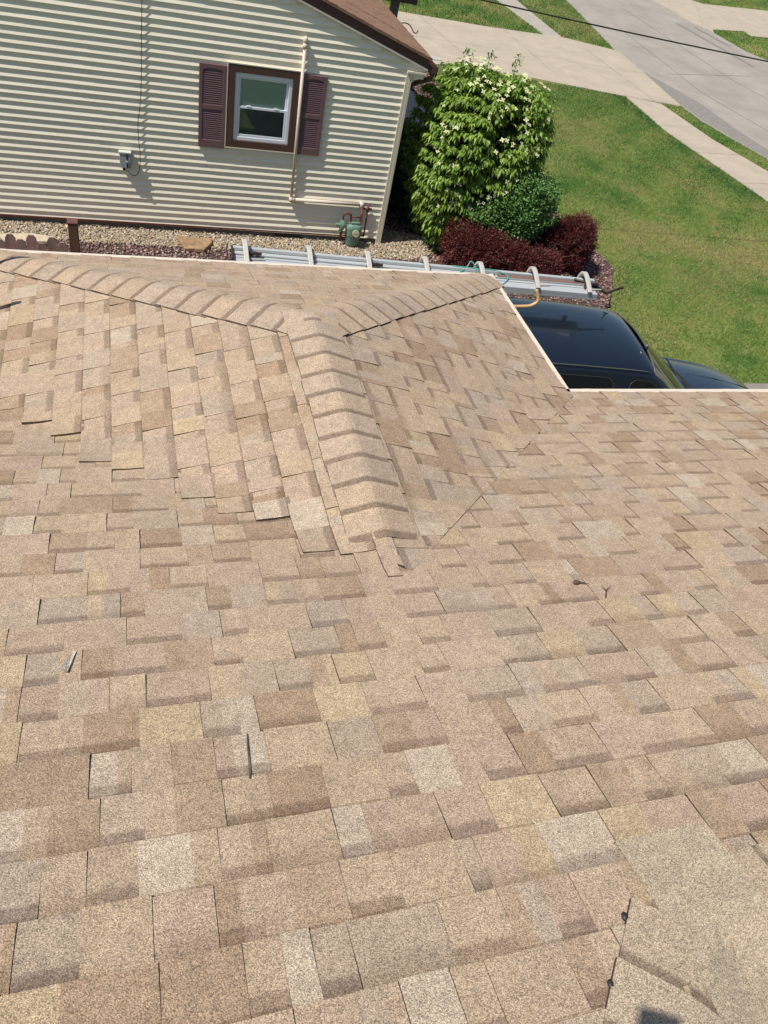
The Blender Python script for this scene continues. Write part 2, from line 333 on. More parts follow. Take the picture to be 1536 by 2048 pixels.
# grass blades on the lawns
paved = [street, drive, walk, bed_tan, bed_red, [(5.6,-6),(12.9,-6),(11.6,3.5),(10.6,7.55),(8.7,7.58),(5.6,7.2)], walkb, fardrive, [(4,12.2),(7.4,12.2),(7.6,21.6),(4,21.6)]]
def blades(name, bb, n, h, wd, poly=None):
    P = np.stack([rng.uniform(bb[0], bb[1], n), rng.uniform(bb[2], bb[3], n)], 1)
    if poly: P = P[inpoly(P, poly)]
    for q in paved: P = P[~inpoly(P, q)]
    n = len(P); a = rng.uniform(0, 2*math.pi, n); hh = h*rng.uniform(.5, 1.2, n)
    d = np.stack([np.cos(a), np.sin(a)], 1)*wd/2; lean = rng.normal(0, .55, (n, 2))*hh[:, None]
    V = np.zeros((n, 3, 3)); V[:, 0, :2] = P-d; V[:, 1, :2] = P+d; V[:, 2, :2] = P+lean; V[:, 2, 2] = hh
    F = np.arange(n*3).reshape(-1, 3)
    big = np.zeros(n); r3 = np.random.default_rng(3)
    for k in range(18):
        f = .5*1.27**k; th = r3.uniform(0, math.pi); big += np.sin((P[:, 0]*math.cos(th)+P[:, 1]*math.sin(th))*f+r3.uniform(0, 6.3)+.8*np.sin(P[:, 1]*f*.6+k))*(1/(1+.10*k))
    big /= 3.6; u_ = P[:, 0]*.72-P[:, 1]*.69
    stripe = .20*np.clip(np.sin(u_*2*math.pi/1.15)*2, -1, 1)+.07*np.sin(u_*2*math.pi/.42+big*2)
    t = np.clip(.42+.55*big+stripe+rng.normal(0, .13, n), 0, 1)[:, None]
    col = np.array([(.070,.175,.036)])*(1-t)+np.array([(.285,.335,.105)])*t
    dry = (rng.random(n) < .04+.75*np.clip(big-.30, 0, 1))[:, None]; col = np.where(dry, np.array([(.40,.31,.165)])*rng.uniform(.7, 1.1, (n, 1)), col)*rng.uniform(.75, 1.25, (n, 1))
    return npmesh(name, V.reshape(-1, 3), F, M['blade'], np.repeat(col, 3, 0))
lawn1 = [(6.0,7.2),(6.0,22.1),(14.4,21.6),(14.2,18),(14.6,14.5),(15.6,10),(13,3.4),(9,7.4)]
tag(blades('grass', (5.9, 15.8, 3.4, 22.2), 340000, .045, .011, lawn1), 'mown green lawn with straw patches beside the neighbouring house', 'grass', kind='stuff')
tag(blades('grass', (13.5, 19.5, 8, 21.6), 60000, .05, .016), 'narrow strip of mown grass between the sidewalk and the street', 'grass', kind='stuff')
tag(blades('grass', (5, 17.5, 27, 45), 130000, .06, .024), 'mown grass on the far side of the concrete driveway', 'grass', kind='stuff')
tag(blades('grass', (23.5, 42, 20, 50), 120000, .06, .03), 'grass verge with a dry edge across the street', 'grass', kind='stuff')

# ================================================================== OWN ROOF
xA, yA, yB = 2.664, 5.008, 3.522; ze = 2.92
hR = .5934; xr = .884; xL = xA-3.588; s2 = .3245; s3 = .3671; sR = hR/(xA-xr); sL = hR/(xr-xL)
Pp = (xr, yA-hR/s3); Cc = (xr, yB-hR/s2)
def smin(a, b, k): h = np.clip(.5+.5*(b-a)/k, 0, 1); return b*(1-h)+a*h-k*h*(1-h)
def smax(a, b, k): return -smin(-a, -b, k)
zr2 = ze+s2*(yB-.265)
def Sw(x, y):
    a = smin(ze+sR*(xA-x), ze+sL*(x-xL), .016); return smin(a, ze+s3*(yA-y), .02)
def Sm(x, y):
    f1 = ze+s2*(yB-y); f2 = zr2-s2*(x-1.08)*1.0; back = zr2-s2*(.265-y)
    hp = np.maximum(f2, back); return smin(f1, hp, .02)
def S(x, y): return smax(Sw(x, y), Sm(x, y), .05)

def clip(poly, P):     # poly to be clipped, convex ccw P
    out = poly
    for i in range(len(P)):
        a, b_ = P[i], P[(i+1) % len(P)]; inp = out; out = []
        if not inp: break
        sd_ = lambda p: (b_[0]-a[0])*(p[1]-a[1])-(b_[1]-a[1])*(p[0]-a[0])
        for j in range(len(inp)):
            p, q = inp[j], inp[(j+1) % len(inp)]; sp_, sq = sd_(p), sd_(q)
            if sp_ >= 0: out.append(p)
            if sp_*sq < 0:
                t = sp_/(sp_-sq); out.append((p[0]+(q[0]-p[0])*t, p[1]+(q[1]-p[1])*t))
    return out
PAL = [((.425,.322,.222),22),((.408,.308,.222),22),((.405,.300,.225),18),((.392,.308,.230),14),((.380,.304,.236),8),((.452,.372,.286),5),((.320,.222,.148),9),((.345,.248,.170),12),((.435,.333,.215),5)]
pw_ = np.array([p[1] for p in PAL], float); pw_ /= pw_.sum()
def pick(): 
    c = np.array(PAL[rng.choice(len(PAL), p=pw_)][0]); c = c*.78+np.array((.405,.300,.212))*.22; return c*rng.uniform(.95, 1.05)
EDGE = (.105, .078, .056)
def expo(c, t, e, tooth):   # printed shadow line on the backer, grime and painted contact shadow along the next butt
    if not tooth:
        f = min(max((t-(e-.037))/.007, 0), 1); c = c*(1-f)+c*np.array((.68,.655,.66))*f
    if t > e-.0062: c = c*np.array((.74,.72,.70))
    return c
def patch(mb, mapf, surf, u0, u1, d0, d1, e, t0, P, colf, cell=.075, band=False, curl=0, skew=0, lift=.0, lift0=0.):
    du = max(1, int(math.ceil((u1-u0)/cell)))
    ds = [d0, d0+e*.5, d0+e-.0075, d0+e-.0055, d1] if not band else [d0, d0+e*.5, d0+e-.038, d0+e-.029, d0+e-.0075, d0+e-.0055, d1]
    us = [u0+(u1-u0)*i/du for i in range(du+1)]
    edges = {}; polys = []
    for i in range(du):
        for j in range(len(ds)-1):
            q = [(us[i]+skew*(ds[j]-d0), ds[j]), (us[i+1]+skew*(ds[j]-d0), ds[j]), (us[i+1]+skew*(ds[j+1]-d0), ds[j+1]), (us[i]+skew*(ds[j+1]-d0), ds[j+1])]
            xy = [mapf(*p) for p in q]
            ar = sum(xy[k][0]*xy[(k+1) % 4][1]-xy[(k+1) % 4][0]*xy[k][1] for k in range(4))
            if ar < 0: xy = xy[::-1]
            cp = clip(xy, P) if P else xy
            if len(cp) < 3: continue
            cp = [p for k, p in enumerate(cp) if (p[0]-cp[k-1][0])**2+(p[1]-cp[k-1][1])**2 > 1e-12]
            if len(cp) < 3: continue
            A2 = sum(cp[k][0]*cp[(k+1) % len(cp)][1]-cp[(k+1) % len(cp)][0]*cp[k][1] for k in range(len(cp)))
            if A2 < 1e-7: continue
            polys.append(cp)
            for k in range(len(cp)):
                a = tuple(np.round(cp[k], 6)); b_ = tuple(np.round(cp[(k+1) % len(cp)], 6)); edges[(a, b_)] = edges.get((a, b_), 0)+1
    inv = mapf.inv
    def Z(p):
        u, d = inv(*p); f = min(max((d-d0)/(d1-d0), 0), 1)
        z = float(surf(p[0], p[1]))+.0012+t0*(1-f)+lift0
        if curl: z += curl*(1-f)*abs((u-(u0+u1)/2)/(u1-u0)*2)**3
        return z
    for cp in polys:
        mb.face([(p[0], p[1], Z(p)) for p in cp], [colf(*inv(*p)) for p in cp])
    for (a, b_), c_ in edges.items():
        if (b_, a) in edges: continue
        za, zb = Z(a), Z(b_); dn = .0085+lift0
        mb.face([(a[0], a[1], za), (a[0], a[1], za-dn), (b_[0], b_[1], zb-dn), (b_[0], b_[1], zb)], EDGE)
class Map:
    def __init__(s, f, i): s.f = f; s.inv = i
    def __call__(s, u, d): return s.f(u, d)
def courses(mb, mapf, surf, ua, ub, dmax, P, e, d_start=-.012, uend=None, woven=False):
    k = 0; d = d_start
    while d < dmax:
        wv = rng.choice([-.012, -.004, .006, .010])
        u = ua-rng.uniform(0, .3); tooth = rng.random() < .5
        lo, hi = (ua, ub) if uend is None else uend(d)
        while u < hi:
            wd = rng.uniform(.085, .20) if tooth else rng.uniform(.07, .185)
            if rng.random() < .10: wd *= .55
            u1 = u+wd; okp = True; lft = 0.
            if woven:
                bx, by = mapf((u+u1)/2, d+e*.5); dlt = float(Sm(bx, by)-Sw(bx, by)); okp = dlt < wv+rng.uniform(-.008, .012); lft = .005 if dlt > -.03 else 0.
            if u1 > lo-.05 and okp:
                c1 = pick(); cut = u+wd*rng.uniform(.3, .7) if rng.random() < .28 else 9e9; c2 = pick()
                jit = rng.normal(0, .0012)
                t0 = (.0088 if tooth else .0052)
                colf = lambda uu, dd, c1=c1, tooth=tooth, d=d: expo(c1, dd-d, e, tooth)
                gapr = rng.uniform(.0006, .0020) if tooth else 0
                parts = [(u, min(u1, cut), c1)]+([(cut, u1, c2)] if cut < u1 else [])
                if len(parts) == 1:
                    patch(mb, mapf, surf, u, u1-gapr, d+jit, d+e+.012, e, t0, P, colf, band=not tooth, curl=rng.choice([0, 0, .0015, .004]) if tooth else 0, skew=rng.normal(0, .006), lift=lft, lift0=lft)
                else:
                    for q0, q1, cc in parts:
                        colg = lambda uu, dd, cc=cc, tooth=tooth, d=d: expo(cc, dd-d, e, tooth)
                        patch(mb, mapf, surf, q0, q1-(gapr if q1 == u1 else 0), d+jit, d+e+.012, e, t0, P, colg, band=not tooth, lift=lft, lift0=lft)
            u = u1; tooth = not tooth
            if rng.random() < .08: tooth = not tooth
        d += e; k += 1
E_ = .1345
house = empty('shingled_house', (2.0, 0, 0), 'low house under the tan blended shingle roof the photo is taken from', 'house')
mainmap = Map(lambda u, d: (u, yB-d), lambda x, y: (x, yB-y))
hipmap = Map(lambda u, d: (u, yA-d), lambda x, y: (x, yA-y))
rmap = Map(lambda u, d: (xA-d, u), lambda x, y: (y, xA-x))
lmap = Map(lambda u, d: (xL+d, u), lambda x, y: (y, x-xL))
# valley-side polygons are pushed slightly over the valley line (closed-cut valley)
ov = .035
triH = [(xL-.05, yA+.012), Pp, (xA+.05, yA+.012)]; triH = [(xL-.02, yA+.02), (Pp[0], Pp[1]), (xA+.02, yA+.02)]
def ccw(p):
    a = sum(p[i][0]*p[(i+1) % len(p)][1]-p[(i+1) % len(p)][0]*p[i][1] for i in range(len(p))); return p if a > 0 else p[::-1]
triH = ccw(triH)
qR = ccw([(xA+.02, yA+.02), (xA+.02, yB-.06), (Cc[0]+.05, Cc[1]-.035), (Cc[0], Cc[1]+.0), Pp])
qL = ccw([(xL-.02, yA+.02), Pp, (Cc[0], Cc[1]-.4), (xL-.001, yB-.25), (xL-.02, yB)])
mb = MB()
# main slope, left part and right part run the full width; the stretch under the wing is cut away
mainR = ccw([(xr, Cc[1]+.0), (xA+.03, yB+.02), (9, yB+.02), (9, -2.2), (xr, -2.2)])
mainL = ccw([(xr, Cc[1]+.0), (xr, -2.2), (-4, -2.2), (-4, yB+.02), (xL-.03, yB+.02)])
class U:   # collects into one mesh but clips each patch against two convex pieces
    pass
def convex_main():
    # right: split along x=xA
    return [ccw([(xr, Cc[1]), (xA+.03, yB+.0), (xA+.03, -2.2), (xr, -2.2)]), ccw([(xA+.03, yB+.02), (9, yB+.02), (9, -2.2), (xA+.03, -2.2)]),
            ccw([(xr, Cc[1]), (xr, -2.2), (xL-.03, -2.2), (xL-.03, yB)]), ccw([(xL-.03, yB+.02), (xL-.03, -2.2), (-4, -2.2), (-4, yB+.02)])]
# for the main slope the whole band is laid and only patches wholly under the wing are skipped
def main_courses(mb):
    d = -.012
    while d < yB+.75:
        u = -1.75-rng.uniform(0, .3); tooth = rng.random() < .5; y_mid = yB-(d+E_/2)
        hi = 5.6 if d > .1 else 6.2
        while u < hi:
            wd = rng.uniform(.085, .20) if tooth else rng.uniform(.07, .185)
            if rng.random() < .10: wd *= .55
            u1 = u+wd; xm = (u+u1)/2; yt = yB-d-E_
            # skip when covered by the wing
            vis = yt < Cc[1]+.10 or max(Sm(a_, b__)-Sw(a_, b__) for a_ in (u, u1) for b__ in (yt, yt+E_)) > -.14
            f1 = ze+s2*(yB-y_mid); hp = max(zr2-s2*(u-1.08), zr2-s2*(.265-y_mid))
            if vis and f1 < hp+.06:
                cuts = [u]+([u+wd*rng.uniform(.3, .7)] if rng.random() < .28 else [])+[u1]
                jit = rng.normal(0, .0015); t0 = .0088 if tooth else .0052; gapr = rng.uniform(.0006, .0020)*(2.2 if rng.random() < .08 else 1) if tooth else 0
                cu_ = rng.choice([0, 0, .0015, .004]) if tooth and len(cuts) == 2 else 0; sk = rng.normal(0, .006) if len(cuts) == 2 else 0
                for a, b_ in zip(cuts[:-1], cuts[1:]):
                    cc = pick()
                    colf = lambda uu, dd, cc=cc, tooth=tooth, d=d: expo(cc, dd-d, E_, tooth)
                    patch(mb, mainmap, S0, a, b_-(gapr if b_ == u1 else 0), d+jit, d+E_+.012, E_, t0, None, colf, band=not tooth, curl=cu_, skew=sk)
            u = u1; tooth = not tooth
            if rng.random() < .08: tooth = not tooth
        d += E_
S0 = lambda x, y: Sm(x, y) if y > yB else smax(Sm(x, y), Sw(x, y)-.016, .05)
main_courses(mb); mb.build('main_roof_slope', M['shingle'], house)
mb = MB(); courses(mb, hipmap, S, xL-.05, xA+.05, 1.75, triH, .1345); mb.build('hip_roof_slope', M['shingle'], house)
mb = MB(); courses(mb, rmap, S, 1.2, yA+.05, 1.90, qR, .136); mb.build('wing_roof_slope', M['shingle'], house)
mb = MB(); courses(mb, lmap, S, 1.2, yA+.05, 1.90, qL, .136, woven=True); mb.build('wing_roof_slope', M['shingle'], house)

# caps over ridge and hips
def caps(name, p0, p1, e, wdt, start=0.0, pal=None, surf=S, tiltband=.042):
    mb = MB(); p0 = np.array(p0); p1 = np.array(p1); Ln = np.linalg.norm(p1-p0); t = (p1-p0)/Ln; n_ = np.array([-t[1], t[0]])
    mp = Map(lambda u, d: tuple(p0+t*d+n_*u), lambda x, y: (float(np.dot((np.array([x, y])-p0), n_)), float(np.dot((np.array([x, y])-p0), t))))
    d = start
    while d < Ln-.02:
        cc = pal[rng.integers(len(pal))]*rng.uniform(.95, 1.05); j = rng.normal(0, .003)
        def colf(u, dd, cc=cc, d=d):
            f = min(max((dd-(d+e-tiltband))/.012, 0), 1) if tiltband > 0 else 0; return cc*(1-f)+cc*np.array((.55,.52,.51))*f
        dd = d; L2 = min(e+.03, Ln-d+.02)
        ds = [dd, dd+e*.35, dd+e-tiltband, dd+e-tiltband+.012, dd+e, dd+L2] if tiltband > 0 else [dd, dd+L2*.4, dd+L2*.7, dd+L2]
        us = np.linspace(-wdt, wdt, 13)+j
        Zf = lambda u, q: float(surf(*mp(u, q)))+.009+.009*(1-(q-dd)/L2)
        for i in range(12):
            for k in range(len(ds)-1):
                q = [(us[i], ds[k]), (us[i+1], ds[k]), (us[i+1], ds[k+1]), (us[i], ds[k+1])]
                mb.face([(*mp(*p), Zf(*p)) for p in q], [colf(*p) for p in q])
            q = [(us[i], dd), (us[i+1], dd)]; mb.face([(*mp(*q[0]), Zf(*q[0])), (*mp(*q[0]), Zf(*q[0])-.009), (*mp(*q[1]), Zf(*q[1])-.009), (*mp(*q[1]), Zf(*q[1]))], EDGE)
        for uu in (us[0], us[-1]):
            for k in range(len(ds)-1):
                a, b_ = (uu, ds[k]), (uu, ds[k+1]); mb.face([(*mp(*a), Zf(*a)), (*mp(*b_), Zf(*b_)), (*mp(*b_), Zf(*b_)-.016), (*mp(*a), Zf(*a)-.016)], EDGE)
        d += e
    return mb.build(name, M['shingle'], house)
cp_ = [np.array(c) for c in [(.415,.318,.238),(.420,.318,.225),(.40,.312,.240),(.41,.318,.24),(.425,.322,.232)]]
caps('ridge_cap', (xr, Pp[1]+.10), (xr, Cc[1]+.17), .150, .142, pal=cp_)
caps('hip_cap', (xL+.0, yA+.0), (Pp[0]-.03, Pp[1]-.03), .155, .140, pal=cp_)
caps('hip_cap', (xA-.0, yA+.0), (Pp[0]+.03, Pp[1]-.03), .155, .140, pal=cp_)
caps('hip_cap', (1.075, .262), (.30, -.563), .150, .140, pal=[np.array((.405,.325,.236)), np.array((.412,.322,.232))], surf=Sm, tiltband=.03)
caps('ridge_cap', (1.272, .265), (1.04, .265), .150, .225, pal=[np.array((.405,.325,.236))], surf=lambda x, y: Sm(x, y)+.007, tiltband=0)
caps('ridge_cap', (4.938, .265), (1.272, .265), .150, .141, pal=[np.array((.405,.325,.236)), np.array((.412,.322,.232))], surf=lambda x, y: Sm(x, y)+.006, tiltband=.03)
# sheathing under the shingles
def sheet_surf(name, xs, ys, f, m_, dz, keep=lambda x, y: True):
    mb = MB()
    for i in range(len(xs)-1):
        for j in range(len(ys)-1):
            if keep((xs[i]+xs[i+1])/2, (ys[j]+ys[j+1])/2):
                q = [(xs[i], ys[j]), (xs[i+1], ys[j]), (xs[i+1], ys[j+1]), (xs[i], ys[j+1])]
                mb.face([(x, y, float(f(x, y))+dz) for x, y in q])
    return mb.build(name, m_, house)
sheet_surf('roof_underlay', np.linspace(-5, 9, 141), np.append(np.linspace(-2.2, yB-.01, 60), yB), S0, M['deck'], -.0032)
sheet_surf('roof_underlay', np.linspace(xL, xA, 60), np.linspace(Cc[1], yA, 60), S, M['deck'], -.014, keep=lambda x, y: Sw(x, y) > Sm(x, y)+.05)
sheet_surf('roof_back_slope', np.array([-5, .3, 9.]), np.linspace(-5, -2.2, 4), lambda x, y: ze+s2*(yB+2.2)-.33*(-2.2-y), mat('back_shingles', (.38,.30,.22), .9, noise=.2, nscale=8), 0)
mb = MB()
for i in range(14):
    for j in range(12):
        x0_, x1_ = .62+i*.16+(j % 2)*.08, .62+(i+1)*.16+(j % 2)*.08; y0_, y1_ = .30-(j+1)*.1345, .30-j*.1345+.01
        xs_ = np.linspace(x0_, x1_, 4); cc = pick(); h0, h1 = .009, .002
        if Sm(x1_, y0_) > ze+s2*(yB-y0_)-.004 and x1_ < 1.0: continue
        for k in range(3):
            q = [(xs_[k], y0_, h0), (xs_[k+1], y0_, h0), (xs_[k+1], y1_, h1), (xs_[k], y1_, h1)]
            mb.face([(x, y, float(Sm(x, y))+h) for x, y, h in q], cc)
mb.build('back_roof_slope', M['shingle'], house)
# drip edge, fascia, soffit, walls
mb = MB()
def strip(p, q, wd, z, side, th=.004):   # metal strip outward from the eave line
    p = Vector((p[0], p[1], 0)); q = Vector((q[0], q[1], 0)); n = Vector((side[0], side[1], 0))
    V = [p, q, q+n*wd, p+n*wd]
    mb.prism(ccw([(v.x, v.y) for v in V]), z-th, z)
def eave(p, q, side, parent):
    global mb
    mb = MB(); strip((p[0]+side[0]*.018, p[1]+side[1]*.018), (q[0]+side[0]*.018, q[1]+side[1]*.018), .030, ze-.002, side)
    strip((p[0]+side[0]*.048, p[1]+side[1]*.048), (q[0]+side[0]*.048, q[1]+side[1]*.048), .004, ze-.002, side, .045)
    L_ = math.hypot(q[0]-p[0], q[1]-p[1]); k = .15   # nail heads / lap joints on the strip
    while k < L_:
        x = p[0]+(q[0]-p[0])*k/L_; y = p[1]+(q[1]-p[1])*k/L_
        strip((x+side[0]*.017, y+side[1]*.017), (x+side[0]*.017+(q[0]-p[0])/L_*.06, y+side[1]*.017+(q[1]-p[1])/L_*.06), .0325, ze+.0012, side, .003)
        k += rng.uniform(.7, 1.5)
    mb.build('drip_edge', M['drip'], parent)
    mb = MB(); strip((p[0]-side[0]*.0, p[1]-side[1]*.0), (q[0]-side[0]*.0, q[1]-side[1]*.0), .044, ze-.048, side, .15); mb.build('fascia', M['fascia'], parent)
eave((xL-.05, yA), (xA+.05, yA), (0, 1), house); eave((xA, yB), (xA, yA+.05), (1, 0), house)
eave((xA+.0, yB), (9, yB), (0, 1), house); eave((xL, yB), (xL, yA+.05), (-1, 0), house); eave((-5, yB), (xL+.0, yB), (0, 1), house)
mb = MB(); mb.box((xL, yB, ze-.21), (xA, yA, ze-.198)); mb.box((-5, yB-.45, ze-.213), (9, yB, ze-.2)); mb.build('soffit', M['fascia'], house)
mb = MB(); mb.box((xL+.4, 1.6, 0), (xA-.4, yA-.4, ze-.19)); mb.box((-4.6, -4.6, 0), (8.6, yB-.42, ze-.185)); mb.build('wall', M['wallown'], house)
# sealant spots and repairs on the roof
for x, y, r in [(.937,.321,.0080),(.827,.207,.0070)]:
    mb = MB(); mb.sph((x, y, float(Sm(x, y))+.012), (r, r*1.3, r*.8), 10, 6); mb.build('roof_sealant', M['tar'], house)
mb = MB(); mb.tube([(.231,.975,float(Sm(.23,.975))+.011),(.226,.93,float(Sm(.226,.93))+.0115),(.222,.88,float(Sm(.222,.88))+.0115),(.217,.832,float(Sm(.217,.832))+.011)], [.0012,.0022,.0015,.0022], 6); mb.build('roof_sealant', mat('grey_sealant', (.09,.085,.08), .6), house)

# loose things lying on the roof
def rz(x, y, o=.011): return float(Sm(x, y))+o
mb = MB(); mb.prism([(-.213,1.375),(-.203,1.372),(-.222,1.287),(-.240,1.29)], 0, .004, col=(.52,.46,.38))
mb.v = [(x, y, z+rz(x, y, .010)+(.012 if x < -.235 else 0)) for x, y, z in mb.v]
tag(mb.build('shingle_scrap', M['shingle']), 'small pale torn sliver of shingle lying loose on the tan roof', 'shingle scrap')
mb = MB(); cx, cy = 1.52, 1.492; mb.sph((cx, cy, rz(cx, cy, .016)), (.014, .010, .007), 10, 6); mb.tube([(cx+.01, cy-.002, rz(cx, cy, .018)), (cx+.05, cy-.012, rz(cx+.05, cy, .013))], [.0035, .0012], 5)
tag(mb.build('seed_pod', M['debris']), 'small dark seed pod with a stem lying on the shingles right of centre', 'seed pod')
mb = MB(); mb.tube([(1.64,1.45,rz(1.64,1.45,.02)),(1.61,1.43,rz(1.61,1.43,.014)),(1.585,1.395,rz(1.585,1.395,.014))], [.001,.002,.003], 5); mb.tube([(1.61,1.43,rz(1.61,1.43,.014)),(1.60,1.455,rz(1.6,1.455,.022))], [.0018,.0008], 5)
tag(mb.build('twig', M['debris']), 'tiny dark forked twig lying on the shingles near the seed pod', 'twig')

# ================================================================== NEIGHBOUR HOUSE
YW = 11.369; XC = 3.885; nb = empty('sided_house', (-3, 14, 0), 'cream vinyl sided house with brown roof and maroon shutters', 'house')
fz = lambda x: 2.64+.315*(4.11-x)      # underside line of the rake board
apex = -5.0
row = .0962; z0 = .10; bt = .0175; wx0, wx1, wz0, wz1 = 1.361, 2.340, 1.338, 2.407
mb = MB(); k = 0
while z0+k*row < fz(apex)+.1:
    za = z0+k*row; zb = za+row
    xe = XC-.05
    if zb > 2.60: xe = 4.11-(zb-2.64)/.315-.0+.10; xe = min(xe, 4.09)
    if za > 2.52 and zb <= 2.60: xe = XC-.05
    wob = rng.normal(0, .0006)
    # split the course into panels with slight lap joints
    xs = [-9.0]; 
    while xs[-1] < xe-.3: xs.append(xs[-1]+rng.uniform(2.2, 3.7))
    xs[-1] = xe
    for i in range(len(xs)-1):
        o = .0015*(i % 2)
        yb = YW-bt-o+wob; ym_ = YW-.0025-o; yt = YW-.001-o; zk = za+.047
        spans = [(xs[i], xs[i+1])]
        if zb > wz0+.02 and za < wz1-.02:
            spans = [(p, q) for p, q in ((xs[i], min(xs[i+1], wx0+.03)), (max(xs[i], wx1-.03), xs[i+1])) if q > p]
        for p, q in spans:
            mb.face([(p, yb, za), (q, yb, za), (q, ym_, zk), (p, ym_, zk)])
            mb.face([(p, ym_, zk), (q, ym_, zk), (q, yt, zb), (p, yt, zb)])
            mb.face([(p, YW, za), (q, YW, za), (q, yb, za), (p, yb, za)])
    k += 1
yy = YW+.003
for q in ([(-9,yy,0),(4.09-.2,yy,0),(4.09-.2,yy,wz0+.03),(-9,yy,wz0+.03)], [(-9,yy,wz0+.03),(wx0+.03,yy,wz0+.03),(wx0+.03,yy,wz1-.03),(-9,yy,wz1-.03)], [(wx1-.03,yy,wz0+.03),(XC,yy,wz0+.03),(XC,yy,wz1-.03),(wx1-.03,yy,wz1-.03)], [(-9,yy,wz1-.03),(XC,yy,wz1-.03),(4.09,yy,2.62),(apex,yy,fz(apex)),(-9,yy,fz(apex)-.4)]): mb.face(q)
mb.build('front_siding', M['siding'], nb)
mb = MB(); nrow = 26
for k in range(nrow):
    za = z0+k*row; zb = za+row; mb.face([(XC+bt, YW+.04, za), (XC+bt, 24, za), (XC+.001, 24, zb), (XC+.001, YW+.04, zb)]); mb.face([(XC, YW+.04, za), (XC, 24, za), (XC+bt, 24, za), (XC+bt, YW+.04, za)])
mb.build('side_siding', M['siding'], nb)
mb = MB(); mb.box((XC-.055, YW-.03, .0), (XC-.012, YW+.02, 2.60)); mb.box((XC-.010, YW-.034, .0), (XC+.034, YW+.06, 2.60)); mb.build('corner_trim', M['trimcream'], nb, bevel=.004)
mb = MB(); mb.box((-9, YW-.012, -.1), (XC+.0, YW+.2, .096)); mb.box((XC-.2, YW, -.1), (XC+.005, 24, .096)); mb.build('foundation', M['foundation'], nb)
mb = MB(); mb.box((2.17, YW-.02, .005), (2.60, YW-.010, .085))
for i in range(9): mb.box((2.19+i*.046, YW-.026, .01), (2.20+i*.046, YW-.019, .08))
mb.build('foundation_vent', M['dark'], nb)
mb = MB(); mb.box((-9, YW-.022, .090), (XC-.06, YW-.002, .100)); mb.build('base_flashing', M['brown'], nb)
# rake board with pale lower lip, roof
def slanted(mb, x0, x1, ya, yb, za, zb):   # follows rake slope, za/zb above the underside line
    V = []
    for y in (ya, yb):
        V += [(x0, y, fz(x0)+za), (x1, y, fz(x1)+za), (x1, y, fz(x1)+zb), (x0, y, fz(x0)+zb)]
    mb.mesh(V, [(0,1,2,3),(7,6,5,4),(0,4,5,1),(3,2,6,7),(0,3,7,4),(1,5,6,2)])
mb = MB(); slanted(mb, apex, 4.125, YW-.045, YW+.02, .012, .125); mb.build('rake_board', M['brown'], nb)
mb = MB(); slanted(mb, apex, 4.118, YW-.050, YW+.0, -.012, .010); mb.build('rake_trim', mat('pale_trim', (.60,.55,.53), .5), nb)
mb = MB(); mb.box((XC-.05, YW-.055, 2.570), (4.118, YW+.1, 2.596)); mb.build('eave_return', M['trimcream'], nb)
mb = MB(); mb.face([(XC+.03, YW-.006, 2.59), (4.11, YW-.006, 2.59), (4.11, YW-.006, 2.64), (XC+.0, YW-.006, 2.70)]); mb.box((XC, YW+.02, 2.58), (4.12, 24, 2.60)); mb.build('soffit', M['siding'], nb)
mb = MB()
def roofq(y0, y1, th=.03):
    x1 = 4.15; V = []
    for (x, y) in ((apex, y0), (x1, y0), (x1, y1), (apex, y1)): V.append((x, y, fz(x)+.13)); 
    V += [(x, y, z+th) for x, y, z in V]
    mb.mesh(V, [(0,3,2,1),(4,5,6,7),(0,1,5,4),(1,2,6,5),(2,3,7,6),(3,0,4,7)])
roofq(YW-.07, 24)
# visible shingle courses on the neighbour's slope
k = 0
while 4.15-k*.13 > -1.2:
    xa = 4.15-k*.13; xb = xa-.14; y = YW-.068+rng.uniform(-.3, 0)
    while y < 19:
        wd = rng.uniform(.12, .32); t = .004+.004*(rng.random() < .5); y1 = y+wd-.003
        ya = max(y, YW-.069)
        if y1 > ya: mb.face([(xa, ya, fz(xa)+.162+t), (xa, y1, fz(xa)+.162+t), (xb, y1, fz(xb)+.162), (xb, ya, fz(xb)+.162)]); mb.face([(xa, ya, fz(xa)+.158), (xa, y1, fz(xa)+.158), (xa, y1, fz(xa)+.162+t), (xa, ya, fz(xa)+.162+t)])
        y += wd
    k += 1
mb.build('roof', M['brownroof'], nb)
mb = MB(); mb.mesh([(apex, YW, fz(apex)+.13), (apex, 24, fz(apex)+.13), (-13.6, 24, .13+2.64), (-13.6, YW, .13+2.64)], [(0, 1, 2, 3)]); mb.build('roof', M['brownroof'], nb)
mb = MB(); mb.box((4.155, YW-.06, 2.60), (4.165, 24, 2.70)); mb.box((4.155, YW-.06, 2.60), (4.26, 24, 2.605)); mb.box((4.25, YW-.06, 2.60), (4.262, 24, 2.695)); mb.box((4.155, YW-.06, 2.60), (4.262, YW-.052, 2.69)); mb.build('gutter', M['brown'], nb)
mb = MB(); mb.tube([(4.215,YW-.02,2.62),(4.215,YW+.02,2.52),(4.0,YW+.25,2.35),(3.95,YW+.3,2.2),(3.95,YW+.3,.1)], .035, 8); mb.build('downspout', M['brown'], nb, smooth=True)
mb = MB(); mb.box((4.30, YW+.42, 2.66), (4.48, YW+.60, 2.668)); mb.box((4.27, YW+.42, 2.60), (4.30, YW+.62, 2.68)); mb.build('gutter_flap', M['alugrey'], nb)
